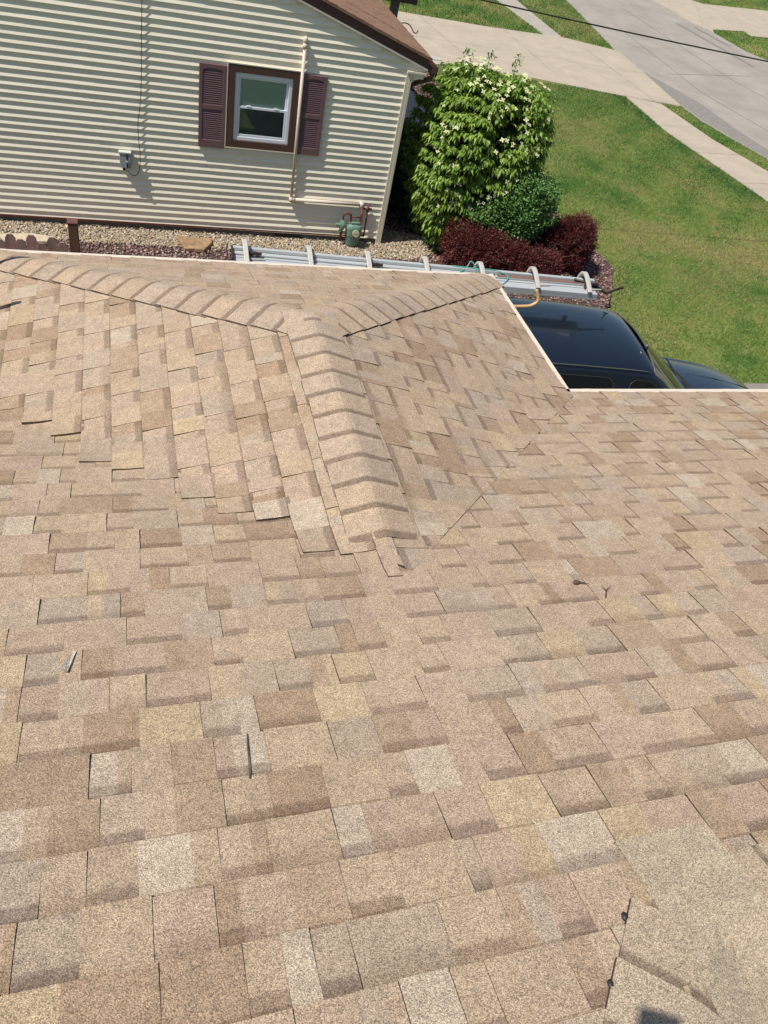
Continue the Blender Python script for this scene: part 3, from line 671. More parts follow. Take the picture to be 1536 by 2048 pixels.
# porch: roof edge and post in front of the house
mb = MB(); mb.box((4.95, 16.25, 0), (5.09, 16.39, 2.50)); mb.build('porch_post', mat('grey_post', (.16,.155,.15), .6), nb, bevel=.006)
mb = MB(); mb.box((4.16, 15.85, 2.50), (5.30, 21.4, 2.60)); mb.mesh([(4.16,15.82,2.74),(5.36,15.82,2.60),(5.36,21.45,2.60),(4.16,21.45,2.74)], [(0,1,2,3)]); mb.build('porch_roof', M['brown'], nb)
# window
wx0, wx1, wz0, wz1 = 1.361, 2.340, 1.338, 2.407
def frame(mb, x0, x1, z0_, z1_, t, ya, yb):
    mb.box((x0, ya, z0_), (x0+t, yb, z1_)); mb.box((x1-t, ya, z0_), (x1, yb, z1_)); mb.box((x0+t, ya, z0_), (x1-t, yb, z0_+t)); mb.box((x0+t, ya, z1_-t), (x1-t, yb, z1_))
mb = MB(); frame(mb, wx0, wx1, wz0, wz1, .098, YW-.048, YW+.01); window = mb.build('window', M['brown'], nb, bevel=.004)
mb = MB(); frame(mb, wx0-.014, wx1+.014, wz0-.014, wz1+.014, .013, YW-.052, YW-.01); mb.build('casing_edge', M['trimcream'], window)
fx0, fx1, fz0, fz1 = wx0+.099, wx1-.099, wz0+.099, wz1-.099
mb = MB(); frame(mb, fx0, fx1, fz0, fz1, .048, YW-.030, YW+.03); mb.build('frame', M['whitevinyl'], window, bevel=.004)
zm = fz0+(fz1-fz0)*.485
mb = MB(); frame(mb, fx0+.05, fx1-.05, zm-.006, fz1-.05, .030, YW-.004, YW+.02); mb.build('upper_sash', M['whitevinyl'], window, bevel=.003)
mb = MB(); frame(mb, fx0+.05, fx1-.05, fz0+.05, zm+.03, .032, YW-.022, YW-.006); mb.build('lower_sash', M['whitevinyl'], window, bevel=.003)
mb = MB(); mb.box((fx0+.08, YW+.006, zm), (fx1-.08, YW+.010, fz1-.07)); mb.build('upper_pane', M['glass'], window)
mb = MB(); mb.box((fx0+.08, YW-.012, fz0+.07), (fx1-.08, YW-.009, zm+.01)); mb.build('lower_pane', M['glass'], window)
mb = MB(); mb.box((fx0+.07, YW-.0185, fz0+.07), (fx1-.07, YW-.0178, zm+.0)); mb.build('insect_screen', M['screen'], window)
mb = MB(); mb.box((fx0+.05, YW+.035, fz0+.03), (fx1-.05, YW+.04, zm+.02)); mb.build('room_curtain', M['blind2'], window)
mb = MB(); mb.box((fx0+.05, YW+.028, zm+.02), (fx1-.05, YW+.032, fz1-.04)); mb.build('window_blind', M['blind'], window)
for x in (fx0+.2, fx1-.2):
    mb = MB(); mb.box((x-.03, YW-.034, zm+.028), (x+.03, YW-.01, zm+.04)); mb.build('latch', M['whitevinyl'], window)
# shutters
def shutter(x0, x1, z0_, z1_):
    mb = MB(); y0, y1 = YW-.048, YW-.016; t = .046
    mb.box((x0, y0, z0_), (x0+t, y1, z1_)); mb.box((x1-t, y0, z0_), (x1, y1, z1_))
    zm_ = z0_+(z1_-z0_)*.50
    mb.box((x0+t, y0, z0_), (x1-t, y1, z0_+.10)); mb.box((x0+t, y0, zm_-.03), (x1-t, y1, zm_+.03))
    n = 12; cx = (x0+x1)/2; hw = (x1-x0)/2-t; V = []
    for i in range(n+1):     # arched top rail
        x = cx-hw+2*hw*i/n; zz = z1_-.085+.035*math.sqrt(max(0, 1-((x-cx)/hw)**2))
        V += [(x, y0, zz), (x, y0, z1_), (x, y1, zz), (x, y1, z1_)]
    F = []
    for i in range(n):
        a = i*4; b_ = a+4; F += [(a, b_, b_+1, a+1), (a+2, a+3, b_+3, b_+2), (a, a+2, b_+2, b_), (a+1, b_+1, b_+3, a+3)]
    mb.mesh(V, F); o = mb.build('shutter', M['maroon'], nb, bevel=.003)
    mb = MB(); mb.box((x0+t, y1-.004, z0_+.1), (x1-t, y1-.002, z1_-.02))
    for za, zb in ((z0_+.10, zm_-.03), (zm_+.03, z1_-.05)):
        k = int((zb-za)/.0255)
        for i in range(k):
            z = za+(zb-za)*(i+.5)/k
            mb.mesh([(x0+t, y0+.004, z-.010), (x1-t, y0+.004, z-.010), (x1-t, y0+.018, z+.010), (x0+t, y0+.018, z+.010), (x0+t, y0+.008, z-.012), (x1-t, y0+.008, z-.012), (x1-t, y0+.022, z+.008), (x0+t, y0+.022, z+.008)],
                    [(0,1,2,3),(7,6,5,4),(0,4,5,1),(3,2,6,7)])
    mb.build('louvers', M['maroon'], o)
shutter(.985, 1.345, 1.305, 2.368); shutter(2.357, 2.712, 1.325, 2.388)
# service wire running down the siding to the grey box
ub = empty('utility_box', (0.005, YW-.02, .95), 'small grey utility box on the cream siding with a wire looping down to it', 'utility box')
mb = MB(); mb.box((-.075, YW-.09, .93), (.075, YW-.016, 1.135)); body = mb.build('box_body', M['greybox'], ub, bevel=.008)
mb = MB(); mb.box((-.082, YW-.098, 1.128), (.082, YW-.016, 1.150)); mb.build('lid', mat('pale_grey_lid', (.55,.57,.54), .5), ub, bevel=.005)
mb = MB(); mb.box((.016, YW-.0945, .935), (.032, YW-.089, 1.126)); mb.build('cover_seam', M['dark'], ub)
mb = MB(); mb.box((.005, YW-.115, 1.01), (.040, YW-.088, 1.035)); mb.build('latch', M['greybox'], ub)
mb = MB(); mb.tube([(-.02, YW-.07, .93), (-.02, YW-.07, .895)], .016, 8); mb.build('cable_gland', M['dark'], ub)
def spline(pts, n=8):
    P = [Vector(p) for p in pts]; P = [P[0]]+P+[P[-1]]; out = []
    for i in range(1, len(P)-2):
        for k in range(n):
            t = k/n; a, b_, c_, d_ = P[i-1], P[i], P[i+1], P[i+2]
            out.append(.5*((2*b_)+(c_-a)*t+(2*a-5*b_+4*c_-d_)*t*t+(3*b_-3*c_+d_-a)*t**3))
    out.append(P[-2]); return out
mb = MB(); mb.tube(spline([(.33,YW-.03,3.9),(.300,YW-.032,3.2),(.285,YW-.034,2.9),(.262,YW-.032,2.4),(.252,YW-.035,2.1),(.222,YW-.033,1.75),(.190,YW-.034,1.55),(.186,YW-.034,1.35),(.200,YW-.034,1.15),(.192,YW-.04,.96),(.165,YW-.05,.86),(.115,YW-.06,.825),(.06,YW-.07,.85),(.02,YW-.07,.90)]), .0048, 6); mb.build('wire', M['cable'], ub, smooth=True)

# gas meter and its piping
gm_ = empty('gas_meter', (3.40, 11.22, 0), 'green gas meter with cream and rusty pipes at the corner of the cream sided wall', 'gas meter')
yp = YW-.050
mb = MB(); mb.tube([(2.350, yp, 2.74), (2.372, yp, .66)], .0225, 12); mb.sph((2.349, yp, 2.80), (.036, .036, .045), 14, 10); mb.tube([(2.350, yp, 2.76), (2.351, yp, 2.70)], .031, 12)
mb.build('vent_pipe', M['gaspaint'], gm_, smooth=True)
mb = MB(); mb.tube([(2.372, yp, .655), (3.485, yp, .655)], .026, 12); mb.build('header_pipe', M['gaspaint'], gm_, smooth=True)
mb = MB(); mb.sph((2.372, yp, .655), .036, 12, 8); mb.tube([(2.372,yp,.69),(2.372,yp,.62)], .032, 10); mb.tube([(2.372,yp,.655),(2.43,yp,.655)], .031, 10); mb.build('pipe_elbow', M['gaspaint'], gm_, smooth=True)
mb = MB(); mb.tube([(3.485,yp,.69),(3.485,yp,.60)], .034, 10); mb.build('pipe_elbow', M['gaspaint'], gm_, smooth=True)
ym = 11.21
mb = MB()
mb.tube(spline([(3.485,yp,.63),(3.482,ym,.56),(3.48,ym,.50)], 5), .017, 10); mb.tube([(3.48,ym,.55),(3.478,ym,.37)], .016, 10); mb.tube([(3.478,ym,.50),(3.30,ym,.50)], .014, 10); mb.tube([(3.478,ym,.44),(3.478,ym,.36)], .024, 8)
mb.tube(spline([(3.315,ym,.37),(3.315,ym,.50),(3.29,ym,.545),(3.235,ym,.55),(3.195,ym,.52),(3.19,ym,.42)], 5), .016, 10)
mb.tube([(3.195,ym,.30),(3.195,ym,.10)], .020, 10)
mb.tube([(3.485,yp,.60),(3.61,yp,.595)], .013, 8); mb.tube([(3.60,yp,.68),(3.605,yp,.14)], .014, 8); mb.tube([(3.56,yp,.595),(3.66,yp,.595)], .019, 8); mb.tube([(3.60,yp,.56),(3.60,yp,.64)], .021, 8); mb.tube([(3.605,yp,.15),(3.20,yp,.13)], .014, 8); mb.tube([(3.20,yp,.13),(-9,YW-.035,.105)], .011, 8)
mb.build('meter_pipes', M['rust'], gm_, smooth=True)
mb = MB(); mb.tube([(3.195,ym,.12),(3.195,ym,-.05)], .014, 8); mb.build('supply_riser', M['gaspaint'], gm_, smooth=True)
mb = MB()
n = 20; prof = [(.045,.085),(.06,.10),(.20,.125),(.215,.13),(.33,.132),(.37,.115),(.395,.07)]
V = []; F = []
for i, (z, r) in enumerate(prof):
    for k in range(n):
        a = 2*math.pi*k/n; ce, se = math.cos(a), math.sin(a); q = 2.6
        V.append((3.39+r*np.sign(ce)*abs(ce)**(2/q), ym+.72*r*np.sign(se)*abs(se)**(2/q), z))
for i in range(len(prof)-1): F += [(i*n+k, i*n+(k+1) % n, (i+1)*n+(k+1) % n, (i+1)*n+k) for k in range(n)]
F += [tuple(range(n-1, -1, -1)), tuple((len(prof)-1)*n+k for k in range(n))]
mb.mesh(V, F); mb.build('meter_body', M['metergreen'], gm_, smooth=False, bevel=.006)
mb = MB(); mb.box((3.33, ym-.05, .385), (3.45, ym+.03, .43)); mb.tube([(3.315,ym,.34),(3.315,ym,.42)], .026, 10); mb.tube([(3.475,ym,.34),(3.475,ym,.42)], .026, 10); mb.build('meter_top', M['metergreen'], gm_, bevel=.008)
mb = MB(); mb.tube([(3.405,ym-.085,.275),(3.405,ym-.125,.285)], [.058,.052], 18); mb.box((3.372,ym-.130,.262),(3.438,ym-.122,.300)); mb.build('dial', M['dial'], gm_)
mb = MB(); mb.tube([(3.150,ym-.02,.36),(3.225,ym-.0,.36)], [.03,.03], 12)
for x0_, x1_, r in ((3.165,3.180,.078),(3.180,3.195,.088),(3.195,3.212,.078)): mb.tube([(x0_,ym,.36),(x1_,ym,.36)], [r, r], 18)
mb.tube([(3.16,ym,.36),(3.085,ym-.01,.362)], [.032,.026], 10); mb.tube([(3.19,ym,.29),(3.15,ym,.23)], [.03,.022], 8); mb.build('regulator', M['metergreen'], gm_)

# ================================================================== yard objects
# stone slab on the gravel
mb = MB(); mb.prism([(.66,11.07),(.80,11.09),(.98,11.06),(1.19,11.075),(1.17,10.93),(1.10,10.80),(1.04,10.70),(.90,10.72),(.76,10.70),(.73,10.86)], .02, .085)
tag(mb.build('stone_slab', M['stone'], bevel=.012), 'flat orange sandstone slab lying on the gravel strip', 'stone')
mb = MB(); mb.prism([(-1.72,10.86),(-1.30,10.93),(-.98,10.86),(-1.02,10.72),(-1.62,10.70)], .02, .07)
tag(mb.build('stone_slab', mat('pale_stone', (.50,.42,.30), .85, noise=.2, nscale=8), bevel=.01), 'pale flat stone on the gravel behind the wooden fence', 'stone')
# splash block and a short dark stake in the gravel
mb = MB(); mb.tube([(1.36,10.72,.0),(1.38,10.82,.13)], .011, 6); tag(mb.build('garden_stake', M['steel']), 'short dark stake leaning in the gravel beside the sandstone slab', 'stake')
mb = MB(); mb.tube([(2.62,10.62,.0),(2.63,10.63,.22)], .016, 6); tag(mb.build('garden_stake', M['steel']), 'short dark upright stake in the gravel behind the aluminium brake', 'stake')
# fence of dog-ear pickets with a square post
fe = empty('picket_fence', (-1.5, 8.4, 0), 'mauve stained wooden picket fence with dog eared tops ending in a square post', 'fence')
mb = MB(); mb.box((-.622, 8.35, 0), (-.522, 8.45, 1.50)); mb.box((-.627, 8.345, 1.50), (-.517, 8.455, 1.515)); mb.build('fence_post', M['postwood'], fe, bevel=.006)
mb = MB()
for y0_, y1_ in ((8.405, 8.435),):
    mb.box((-3.6, y0_-.01, 1.06), (-.622, y1_+.01, 1.11)); mb.box((-3.6, y0_-.01, .25), (-.622, y1_+.01, .33))
mb.build('rail', mat('pale_cut_wood', (.42,.33,.27), .8), fe)
for i in range(22):
    x = -.70-i*.104; front = i % 2 == 0
    y = 8.378 if front else 8.447; h = 1.255+rng.normal(0, .010)+(0 if front else .035); hw = .052
    mb = MB(); pr = [(x-hw, 0), (x+hw, 0), (x+hw, h-.045), (x+hw*.45, h), (x-hw*.45, h), (x-hw, h-.045)]
    V = [(a, y, z) for a, z in pr]+[(a, y+.017, z) for a, z in pr]
    mb.mesh(V, [tuple(range(6)), tuple(range(11, 5, -1))]+[(k, k+6, (k+1) % 6+6, (k+1) % 6) for k in range(6)]); mb.build('picket', M['fencewood'], fe)
# shepherd hook by the driveway
mb = MB(); mb.tube(spline([(6.25,19.95,0),(6.25,19.95,1.0),(6.28,19.95,1.22),(6.42,19.97,1.30),(6.58,19.99,1.28),(6.68,20.0,1.19),(6.74,20.0,1.13),(6.81,20.0,1.13),(6.83,20.0,1.19)]), .012, 8)
tag(mb.build('shepherd_hook', M['steel'], smooth=True), 'thin dark curved plant hook standing past the brown roof edge', 'plant hook')
# overhead cable
P0 = Vector((2.0, 12.0, 3.92)); P1 = Vector((14.6, 12.0, 3.10)); pts = []
for i in range(41):
    t = i/40; x = 1.6+t*14.0; z = 3.4444+(x-4.93)*(-.0425)+.0017*(x-4.93)**2*(1 if x < 20 else 0); pts.append((x, 12.0, z))
mb = MB(); mb.tube(pts, .011, 6)
tag(mb.build('overhead_cable', M['cable'], smooth=True), 'black overhead cable crossing above the driveway and street', 'cable')

# ================================================================== VEHICLE
car = empty('black_suv', (5.02, 5.93, 0), 'glossy black vehicle parked beyond the roof edge with an aluminium brake over its roof', 'car')
car.rotation_euler = (0, 0, R(-5.5)); bpy.context.view_layer.update(); CM = Matrix.Translation((5.02, 5.93, 0)) @ Matrix.Rotation(R(-5.5), 4, 'Z'); car.matrix_world = CM
#  x, top height, edge height, top half width, belt z, belt half width
ST = [(-2.76,.80,.78,.70,.70,.78),(-2.72,1.12,1.08,.74,.88,.88),(-2.62,1.32,1.27,.70,1.02,.93),(-2.40,1.80,1.73,.60,1.08,.955),(-2.20,1.865,1.79,.60,1.10,.965),(-1.6,1.893,1.82,.625,1.11,.97),(-.8,1.895,1.82,.628,1.11,.97),(-.25,1.882,1.805,.618,1.11,.97),
      (-.02,1.862,1.785,.608,1.11,.97),(.08,1.805,1.727,.618,1.11,.968),(.5,1.51,1.43,.70,1.10,.962),(.92,1.215,1.15,.775,1.07,.955),(.99,1.165,1.105,.80,1.05,.95),(1.08,1.16,1.09,.80,1.04,.95),(1.6,1.12,1.045,.80,1.0,.945),(2.0,1.06,.985,.77,.93,.93),(2.22,.985,.91,.72,.85,.88),(2.33,.86,.80,.66,.74,.82),(2.38,.60,.58,.60,.52,.74)]
def csec(st):
    x, ht, hs, wt, zb, wb = st
    P = [(wb*.86, .24), (wb*.97, .34), (wb, .55), (wb, .8*zb), (wb*.992, zb), (wb*.99*.55+wt*.45+.006, zb*.55+hs*.45), (wt+.012, hs-.035), (wt*.965, hs+.012), (wt*.8, hs+(ht-hs)*.55), (wt*.42, hs+(ht-hs)*.92)]
    return P+[(0, ht)]+[(-a, z) for a, z in P[::-1]]
mb = MB(); V = []; F = []; K = 21
for st in ST: V += [tuple(CM @ Vector((st[0], y, z))) for y, z in csec(st)]
for i in range(len(ST)-1): F += [(i*K+k, (i+1)*K+k, (i+1)*K+k+1, i*K+k+1) for k in range(K-1)]
F += [tuple(range(K)), tuple((len(ST)-1)*K+k for k in range(K-1, -1, -1))]
mb.mesh(V, F); cb = mb.build('body', M['carpaint'], car, smooth=True)
sub = cb.modifiers.new('sub', 'SUBSURF'); sub.levels = 2; sub.render_levels = 3
def interp(x):
    for a, b_ in zip(ST[:-1], ST[1:]):
        if a[0] <= x <= b_[0]:
            t = (x-a[0])/(b_[0]-a[0]); return tuple(p+(q-p)*t for p, q in zip(a, b_))
def sidept(x, t, o, sgn=-1):     # t 0 belt .. 1 roof edge
    s_ = interp(x); z = s_[4]+(s_[2]-.03-s_[4])*t; y = s_[5]*.992+(s_[3]+.010-s_[5]*.992)*t+.012*math.sin(math.pi*t)+o
    return tuple(CM @ Vector((x, sgn*y, z)))
def sidewin(x0, x1, x0t, x1t, name, sgn):
    mb = MB(); n = 20; Mx = 20; V = []; F = []
    for j in range(Mx+1):
        t = .08+.86*j/Mx; e = min(1, max(0, abs(j/Mx*2-1)-.70)/.30); ins = .07*(1-math.sqrt(max(0, 1-e*e)))
        a = x0+(x0t-x0)*j/Mx+ins; b_ = x1+(x1t-x1)*j/Mx-ins
        for i in range(n+1): V.append(sidept(a+(b_-a)*i/n, t, .007, sgn))
    for j in range(Mx):
        for i in range(n): F.append((j*(n+1)+i, j*(n+1)+i+1, (j+1)*(n+1)+i+1, (j+1)*(n+1)+i))
    mb.mesh(V, F); o = mb.build(name, M['carglass'], car, smooth=True)
    mb = MB(); loop = [V[i] for i in range(n+1)]+[V[j*(n+1)+n] for j in range(1, Mx+1)]+[V[Mx*(n+1)+i] for i in range(n-1, -1, -1)]+[V[j*(n+1)] for j in range(Mx-1, -1, -1)]
    mb.tube(loop, .0040, 6, cap=False); mb.build('window_seal', M['seal'], o, smooth=True)
for sgn in (-1, 1):
    sidewin(-1.25, -.42, -1.20, -.46, 'side_window', sgn); sidewin(-.30, .62, -.28, .06, 'side_window', sgn); sidewin(-2.25, -1.38, -2.15, -1.36, 'side_window', sgn)
mb = MB(); V = []; F = []; n = 16; Mx = 10
for j in range(Mx+1):
    x = .02+(.955-.02)*j/Mx; s_ = interp(x)
    for i in range(n+1):
        u = -1+2*i/n; y = u*(s_[3]-.03); z = s_[1]-(s_[1]-s_[2])*abs(u)**2.2+.004; V.append(tuple(CM @ Vector((x+.03*(1-u*u), y, z))))
for j in range(Mx):
    for i in range(n): F.append((j*(n+1)+i, (j+1)*(n+1)+i, (j+1)*(n+1)+i+1, j*(n+1)+i+1))
mb.mesh(V, F); ws = mb.build('windshield', M['carglass'], car, smooth=True)
mb = MB(); mb.tube([Vector(V[i])+Vector((0, 0, .003)) for i in range(n+1)], .011, 8); mb.tube([Vector(V[j*(n+1)])+Vector((0, 0, .004)) for j in range(Mx+1)], .010, 8); mb.tube([Vector(V[j*(n+1)+n])+Vector((0, 0, .004)) for j in range(Mx+1)], .010, 8); mb.build('windshield_seal', M['rubbertrim'], car, smooth=True)
mb = MB(); V = []
for i in range(17):
    u = -1+2*i/16; 
    for x in (.945, 1.055):
        s_ = interp(x); V.append(tuple(CM @ Vector((x+.03*(1-u*u), u*.74, s_[1]-(s_[1]-s_[2])*abs(u)**2.2+.007))))
mb.mesh(V, [(2*i, 2*i+1, 2*i+3, 2*i+2) for i in range(16)]); mb.build('cowl', M['rubber'], car)
for y0_ in (-.58, -.02):
    mb = MB(); mb.tube([CM @ Vector(p) for p in ((.97, y0_, 1.19), (.90, y0_+.25, 1.255), (.88, y0_+.52, 1.285))], .008, 6); mb.build('wiper', M['rubber'], car, smooth=True)
mb = MB(); mb.sph(CM @ Vector((.99, -.60, 1.185)), .018, 8, 6); mb.build('washer_jet', M['chrome'], car); mb = MB(); mb.sph(CM @ Vector((.02, -.245, 1.882)), (.022, .02, .016), 8, 6); mb.build('roof_clip', M['chrome'], car)
mb = MB(); bp_ = CM @ Vector((-.12, .52, 1.865)); mb.tube([bp_, bp_+Vector((0, 0, .02))], [.035, .022], 12); mb.tube([bp_+Vector((0, 0, .015)), bp_+Vector((-.02, .0, .15))], [.008, .003], 8); mb.build('antenna', M['rubber'], car, smooth=True)
mb = MB()
for sgn in (-1, 1):
    mb.tube([CM @ Vector((x, sgn*(interp(x)[3]*.995), interp(x)[2]+.016)) for x in np.linspace(-2.3, -.05, 22)], .0055, 6)
mb.build('drip_rail', M['rubbertrim'], car, smooth=True)
for y0_ in (-.45, .45):
    mb = MB(); mb.tube([CM @ Vector((x, y0_*(1+.12*(x-1.1)*-1), interp(x)[1]-.022+.004)) for x in np.linspace(1.15, 2.15, 12)], .004, 6); mb.build('hood_crease', M['carpaint'], car, smooth=True)
mb = MB(); mb.tube([CM @ Vector(p) for p in [(.35, -.98, 1.08), (.36, -1.04, 1.12)]], .02, 8); mb.sph(CM @ Vector((.38, -1.10, 1.17)), (.06, .11, .075), 14, 8); mb.build('mirror', M['carpaint'], car, smooth=True)
mb = MB(); mb.tube([CM @ Vector(p) for p in [(.35, .98, 1.08), (.36, 1.04, 1.12)]], .02, 8); mb.sph(CM @ Vector((.38, 1.10, 1.17)), (.06, .11, .075), 14, 8); mb.build('mirror', M['carpaint'], car, smooth=True)
for wx in (-1.75, 1.38):
    for sgn in (-1, 1):
        mb = MB(); mb.tube([CM @ Vector((wx, sgn*.72, .37)), CM @ Vector((wx, sgn*.74, .37)), CM @ Vector((wx, sgn*.96, .37)), CM @ Vector((wx, sgn*.985, .37))], [.33, .37, .37, .34], 28); wh = mb.build('wheel', M['rubber'], car, bevel=.01)
        mb = MB(); mb.tube([CM @ Vector((wx, sgn*.97, .37)), CM @ Vector((wx, sgn*.995, .37))], [.24, .22], 20); mb.build('rim', M['alugrey'], wh)
for sgn in (-1, 1):
    mb = MB(); mb.sph(CM @ Vector((2.20, sgn*.62, .78)), (.12, .13, .09), 12, 8); mb.build('headlight', M['chrome'], car, smooth=True)

# ================================================================== ALUMINIUM BENDING BRAKE over the vehicle
BM = Matrix.Translation((.90, 6.60, 2.10)) @ Matrix.Rotation(R(-4.4), 4, 'Z')
br = empty('bending_brake', (.90, 6.60, 2.10), 'long aluminium sheet metal bending brake with seven arched arms lying beyond the roof eave', 'bending brake')
LB = 3.69
def bb(name, boxes, m_, bevel=.003, parent=br):
    mb = MB()
    for a, b_ in boxes: mb.box(a, b_, BM)
    return mb.build(name, m_, parent, bevel=bevel)
bb('table', [((0, -.115, .0), (LB, .035, .045)), ((0, -.115, -.022), (LB, -.105, .0))], M['alu'])
bb('clamp_rail', [((0, .036, -.02), (LB+.03, .085, .062)), ((0, .086, -.03), (LB+.03, .125, .092))], M['alu'])
bb('groove', [((.0, .0355, .046), (LB, .040, .049)), ((.0, -.012, .0452), (LB, -.007, .0466)), ((0, .0846, .0615), (LB, .0875, .0645))], M['steel'], 0)
bb('end_cap', [((-.015, -.12, -.03), (.0, .13, .095))], M['steel'])
bb('brown_strip', [((2.62, .038, .0625), (3.62, .083, .066))], mat('brown_coil_strip', (.20, .115, .09), .5), 0)
for i in range(7):
    x = .10+.578*i+(.015 if i == 1 else 0)
    mb = MB(); pts_ = spline([(x, .135, -.10), (x, .150, .02), (x, .140, .11), (x, .095, .165), (x+.004, .035, .160), (x+.012, -.045, .118), (x+.022, -.125, .062)], 5)
    V = []; F = []
    for j, p in enumerate(pts_):
        q = pts_[min(j+1, len(pts_)-1)]-pts_[max(j-1, 0)]; n_ = Vector((0, -q.z, q.y)).normalized(); f = j/(len(pts_)-1)
        hw = .026-.004*f; th = .013-.002*f
        for sx, sn in ((-1, -1), (1, -1), (1, 1), (-1, 1)): V.append(tuple(BM @ (p+Vector((sx*hw, 0, 0))+n_*th*sn)))
    for j in range(len(pts_)-1): F += [(j*4+k, j*4+(k+1) % 4, (j+1)*4+(k+1) % 4, (j+1)*4+k) for k in range(4)]
    F += [(3, 2, 1, 0), tuple((len(pts_)-1)*4+k for k in range(4))]
    mb.mesh(V, F); arm = mb.build('arm', M['alugrey'], br, bevel=.004)
    mb = MB(); mb.tube([BM @ (p+Vector((.021 if j < 99 else 0, 0, 0))) for j, p in enumerate(pts_[14:])], .0065, 6); mb.tube([BM @ Vector((x+.024, .10, .10)), BM @ Vector((x+.026, .035, .075))], .009, 6); mb.build('spring_rod', M['steel'], arm, smooth=True)
    if i % 2 == 0:
        mb = MB(); mb.box((x+.0, -.045, .05), (x+.055, .0, .085), BM); mb.tube([BM @ Vector((x+.03, -.01, .085)), BM @ Vector((x+.10, .015, .088)), BM @ Vector((x+.16, .012, .085))], [.012, .018, .013], 8)
        mb.build('clamp_lever', M['steel'], arm)
    mb = MB(); mb.box((x+.01, -.075, .046), (x+.055, -.035, .068), BM); mb.tube([BM @ Vector((x+.04, -.05, .058)), BM @ Vector((x+.19, -.028, .056))], [.011, .007], 8); mb.build('link_plate', M['alugrey'], arm)
mb = MB(); mb.tube([BM @ Vector(p) for p in [(3.50, .06, .06), (3.72, .04, .05), (3.84, .0, .01), (3.90, .03, .01), (4.06, .10, .03)]], [.014, .02, .012, .012, .014], 8); mb.sph(BM @ Vector((4.07, .105, .032)), .02, 8, 6); mb.tube([BM @ Vector(p) for p in [(3.48, .08, .09), (3.70, .05, .07), (3.86, .01, .0)]], .013, 8)
mb.build('handle', M['steel'], br, smooth=True)
mb = MB(); mb.tube(spline([(3.06,6.42,2.04),(3.5,6.38,1.985),(3.88,6.34,1.955),(4.02,6.335,1.985),(4.02,6.36,2.08)], 8)[:], .019, 10)
mb.v = []; mb.f = []; mb.c = []
mb.tube(spline([(1.4, 6.2, 1.972), (3.3, 6.2, 1.972), (3.76, 6.2, 1.978), (3.875, 6.2, 2.005), (3.912, 6.205, 2.055), (3.875, 6.235, 2.15)], 8), .017, 10)
mb.build('support_tube', M['tanpipe'], br, smooth=True)
mb = MB(); mb.box((1.0, -.5, 1.88), (1.0, .5, 1.9)) ; mb.v = []; mb.f = []; mb.c = []
for lx in (-2.42,):
    mb.box((lx-.02, -.62, 1.90), (lx+.02, .95, 1.935), CM); mb.box((lx-.03, .60, 1.86), (lx+.03, .66, 1.905), CM); mb.box((lx-.03, -.66, 1.82), (lx+.03, -.60, 1.905), CM); mb.box((lx-.02, .66, 1.93), (lx+.02, .70, 2.06), CM)
mb.build('roof_rack', M['steel'], car)
tcord = [BM @ Vector(p) for p in spline([(2.05,-.02,.05),(2.12,-.06,.048),(2.22,.05,.066),(2.30,.11,.10),(2.33,.13,.15),(2.37,.12,.13),(2.42,.06,.07),(2.55,-.02,.052),(2.62,-.09,.048),(2.70,-.02,.052),(2.73,.06,.07),(2.60,.10,.095),(2.40,.10,.096),(2.15,.11,.096)], 5)]
mb = MB(); mb.tube(tcord, .0065, 6); tag(mb.build('teal_cord', M['teal'], smooth=True), 'thin teal cord tangled over the aluminium brake', 'cord')

# ================================================================== PLANTS
def leaves(name, P, D, Lm, Wm, cols, m_, parent=None, fold=.25, droop=.35, rnd=.35):
    n = len(P); up = np.array([0, 0, 1.0])
    D = D+rng.normal(0, rnd, (n, 3)); D /= np.linalg.norm(D, axis=1)[:, None]+1e-9
    S_ = np.cross(D, up+rng.normal(0, .35, (n, 3))); S_ /= np.linalg.norm(S_, axis=1)[:, None]+1e-9; N_ = np.cross(S_, D)
    L_ = (Lm*rng.uniform(.7, 1.25, n))[:, None]; W_ = (Wm*rng.uniform(.75, 1.2, n))[:, None]
    V = np.zeros((n, 6, 3)); V[:, 0] = P; V[:, 1] = P+D*L_*.38+S_*W_/2+N_*W_*fold; V[:, 2] = P+D*L_*.42; V[:, 3] = P+D*L_*.38-S_*W_/2+N_*W_*fold
    tip = P+D*L_; tip[:, 2] -= (L_[:, 0]*droop); V[:, 4] = tip; V[:, 5] = P+D*L_*.42
    F = np.array([(0, 2, 1), (0, 3, 2), (1, 2, 4), (2, 3, 4)])
    V = V[:, :5]; F = (F[None]+np.arange(n)[:, None, None]*5).reshape(-1, 3)
    return npmesh(name, V.reshape(-1, 3), F, m_, np.repeat(cols, 5, 0), parent)
def lump(P, seed, f=2.2):
    r = np.random.default_rng(seed); o = np.zeros(len(P))
    for k in range(7):
        d = r.normal(0, 1, 3); d /= np.linalg.norm(d); o += np.sin((P@d)*f*(1+.45*k)+r.uniform(0, 6.3))/(1+.35*k)
    return o/2.4
def crown_pts(c, rad, n, seed, lo=.55, expo=2.4, amp=.13):
    c = np.array(c); rad = np.array(rad); d = rng.normal(0, 1, (n, 3)); d /= np.linalg.norm(d, axis=1)[:, None]
    k = (np.abs(d)**expo).sum(1)**(-1/expo); s_ = (1+amp*lump(d*1.3, seed, 3.0)); r = k*s_*(lo+(1-lo)*rng.random(n)**.55)
    return c+d*r[:, None]*rad, d, r/(k*s_)
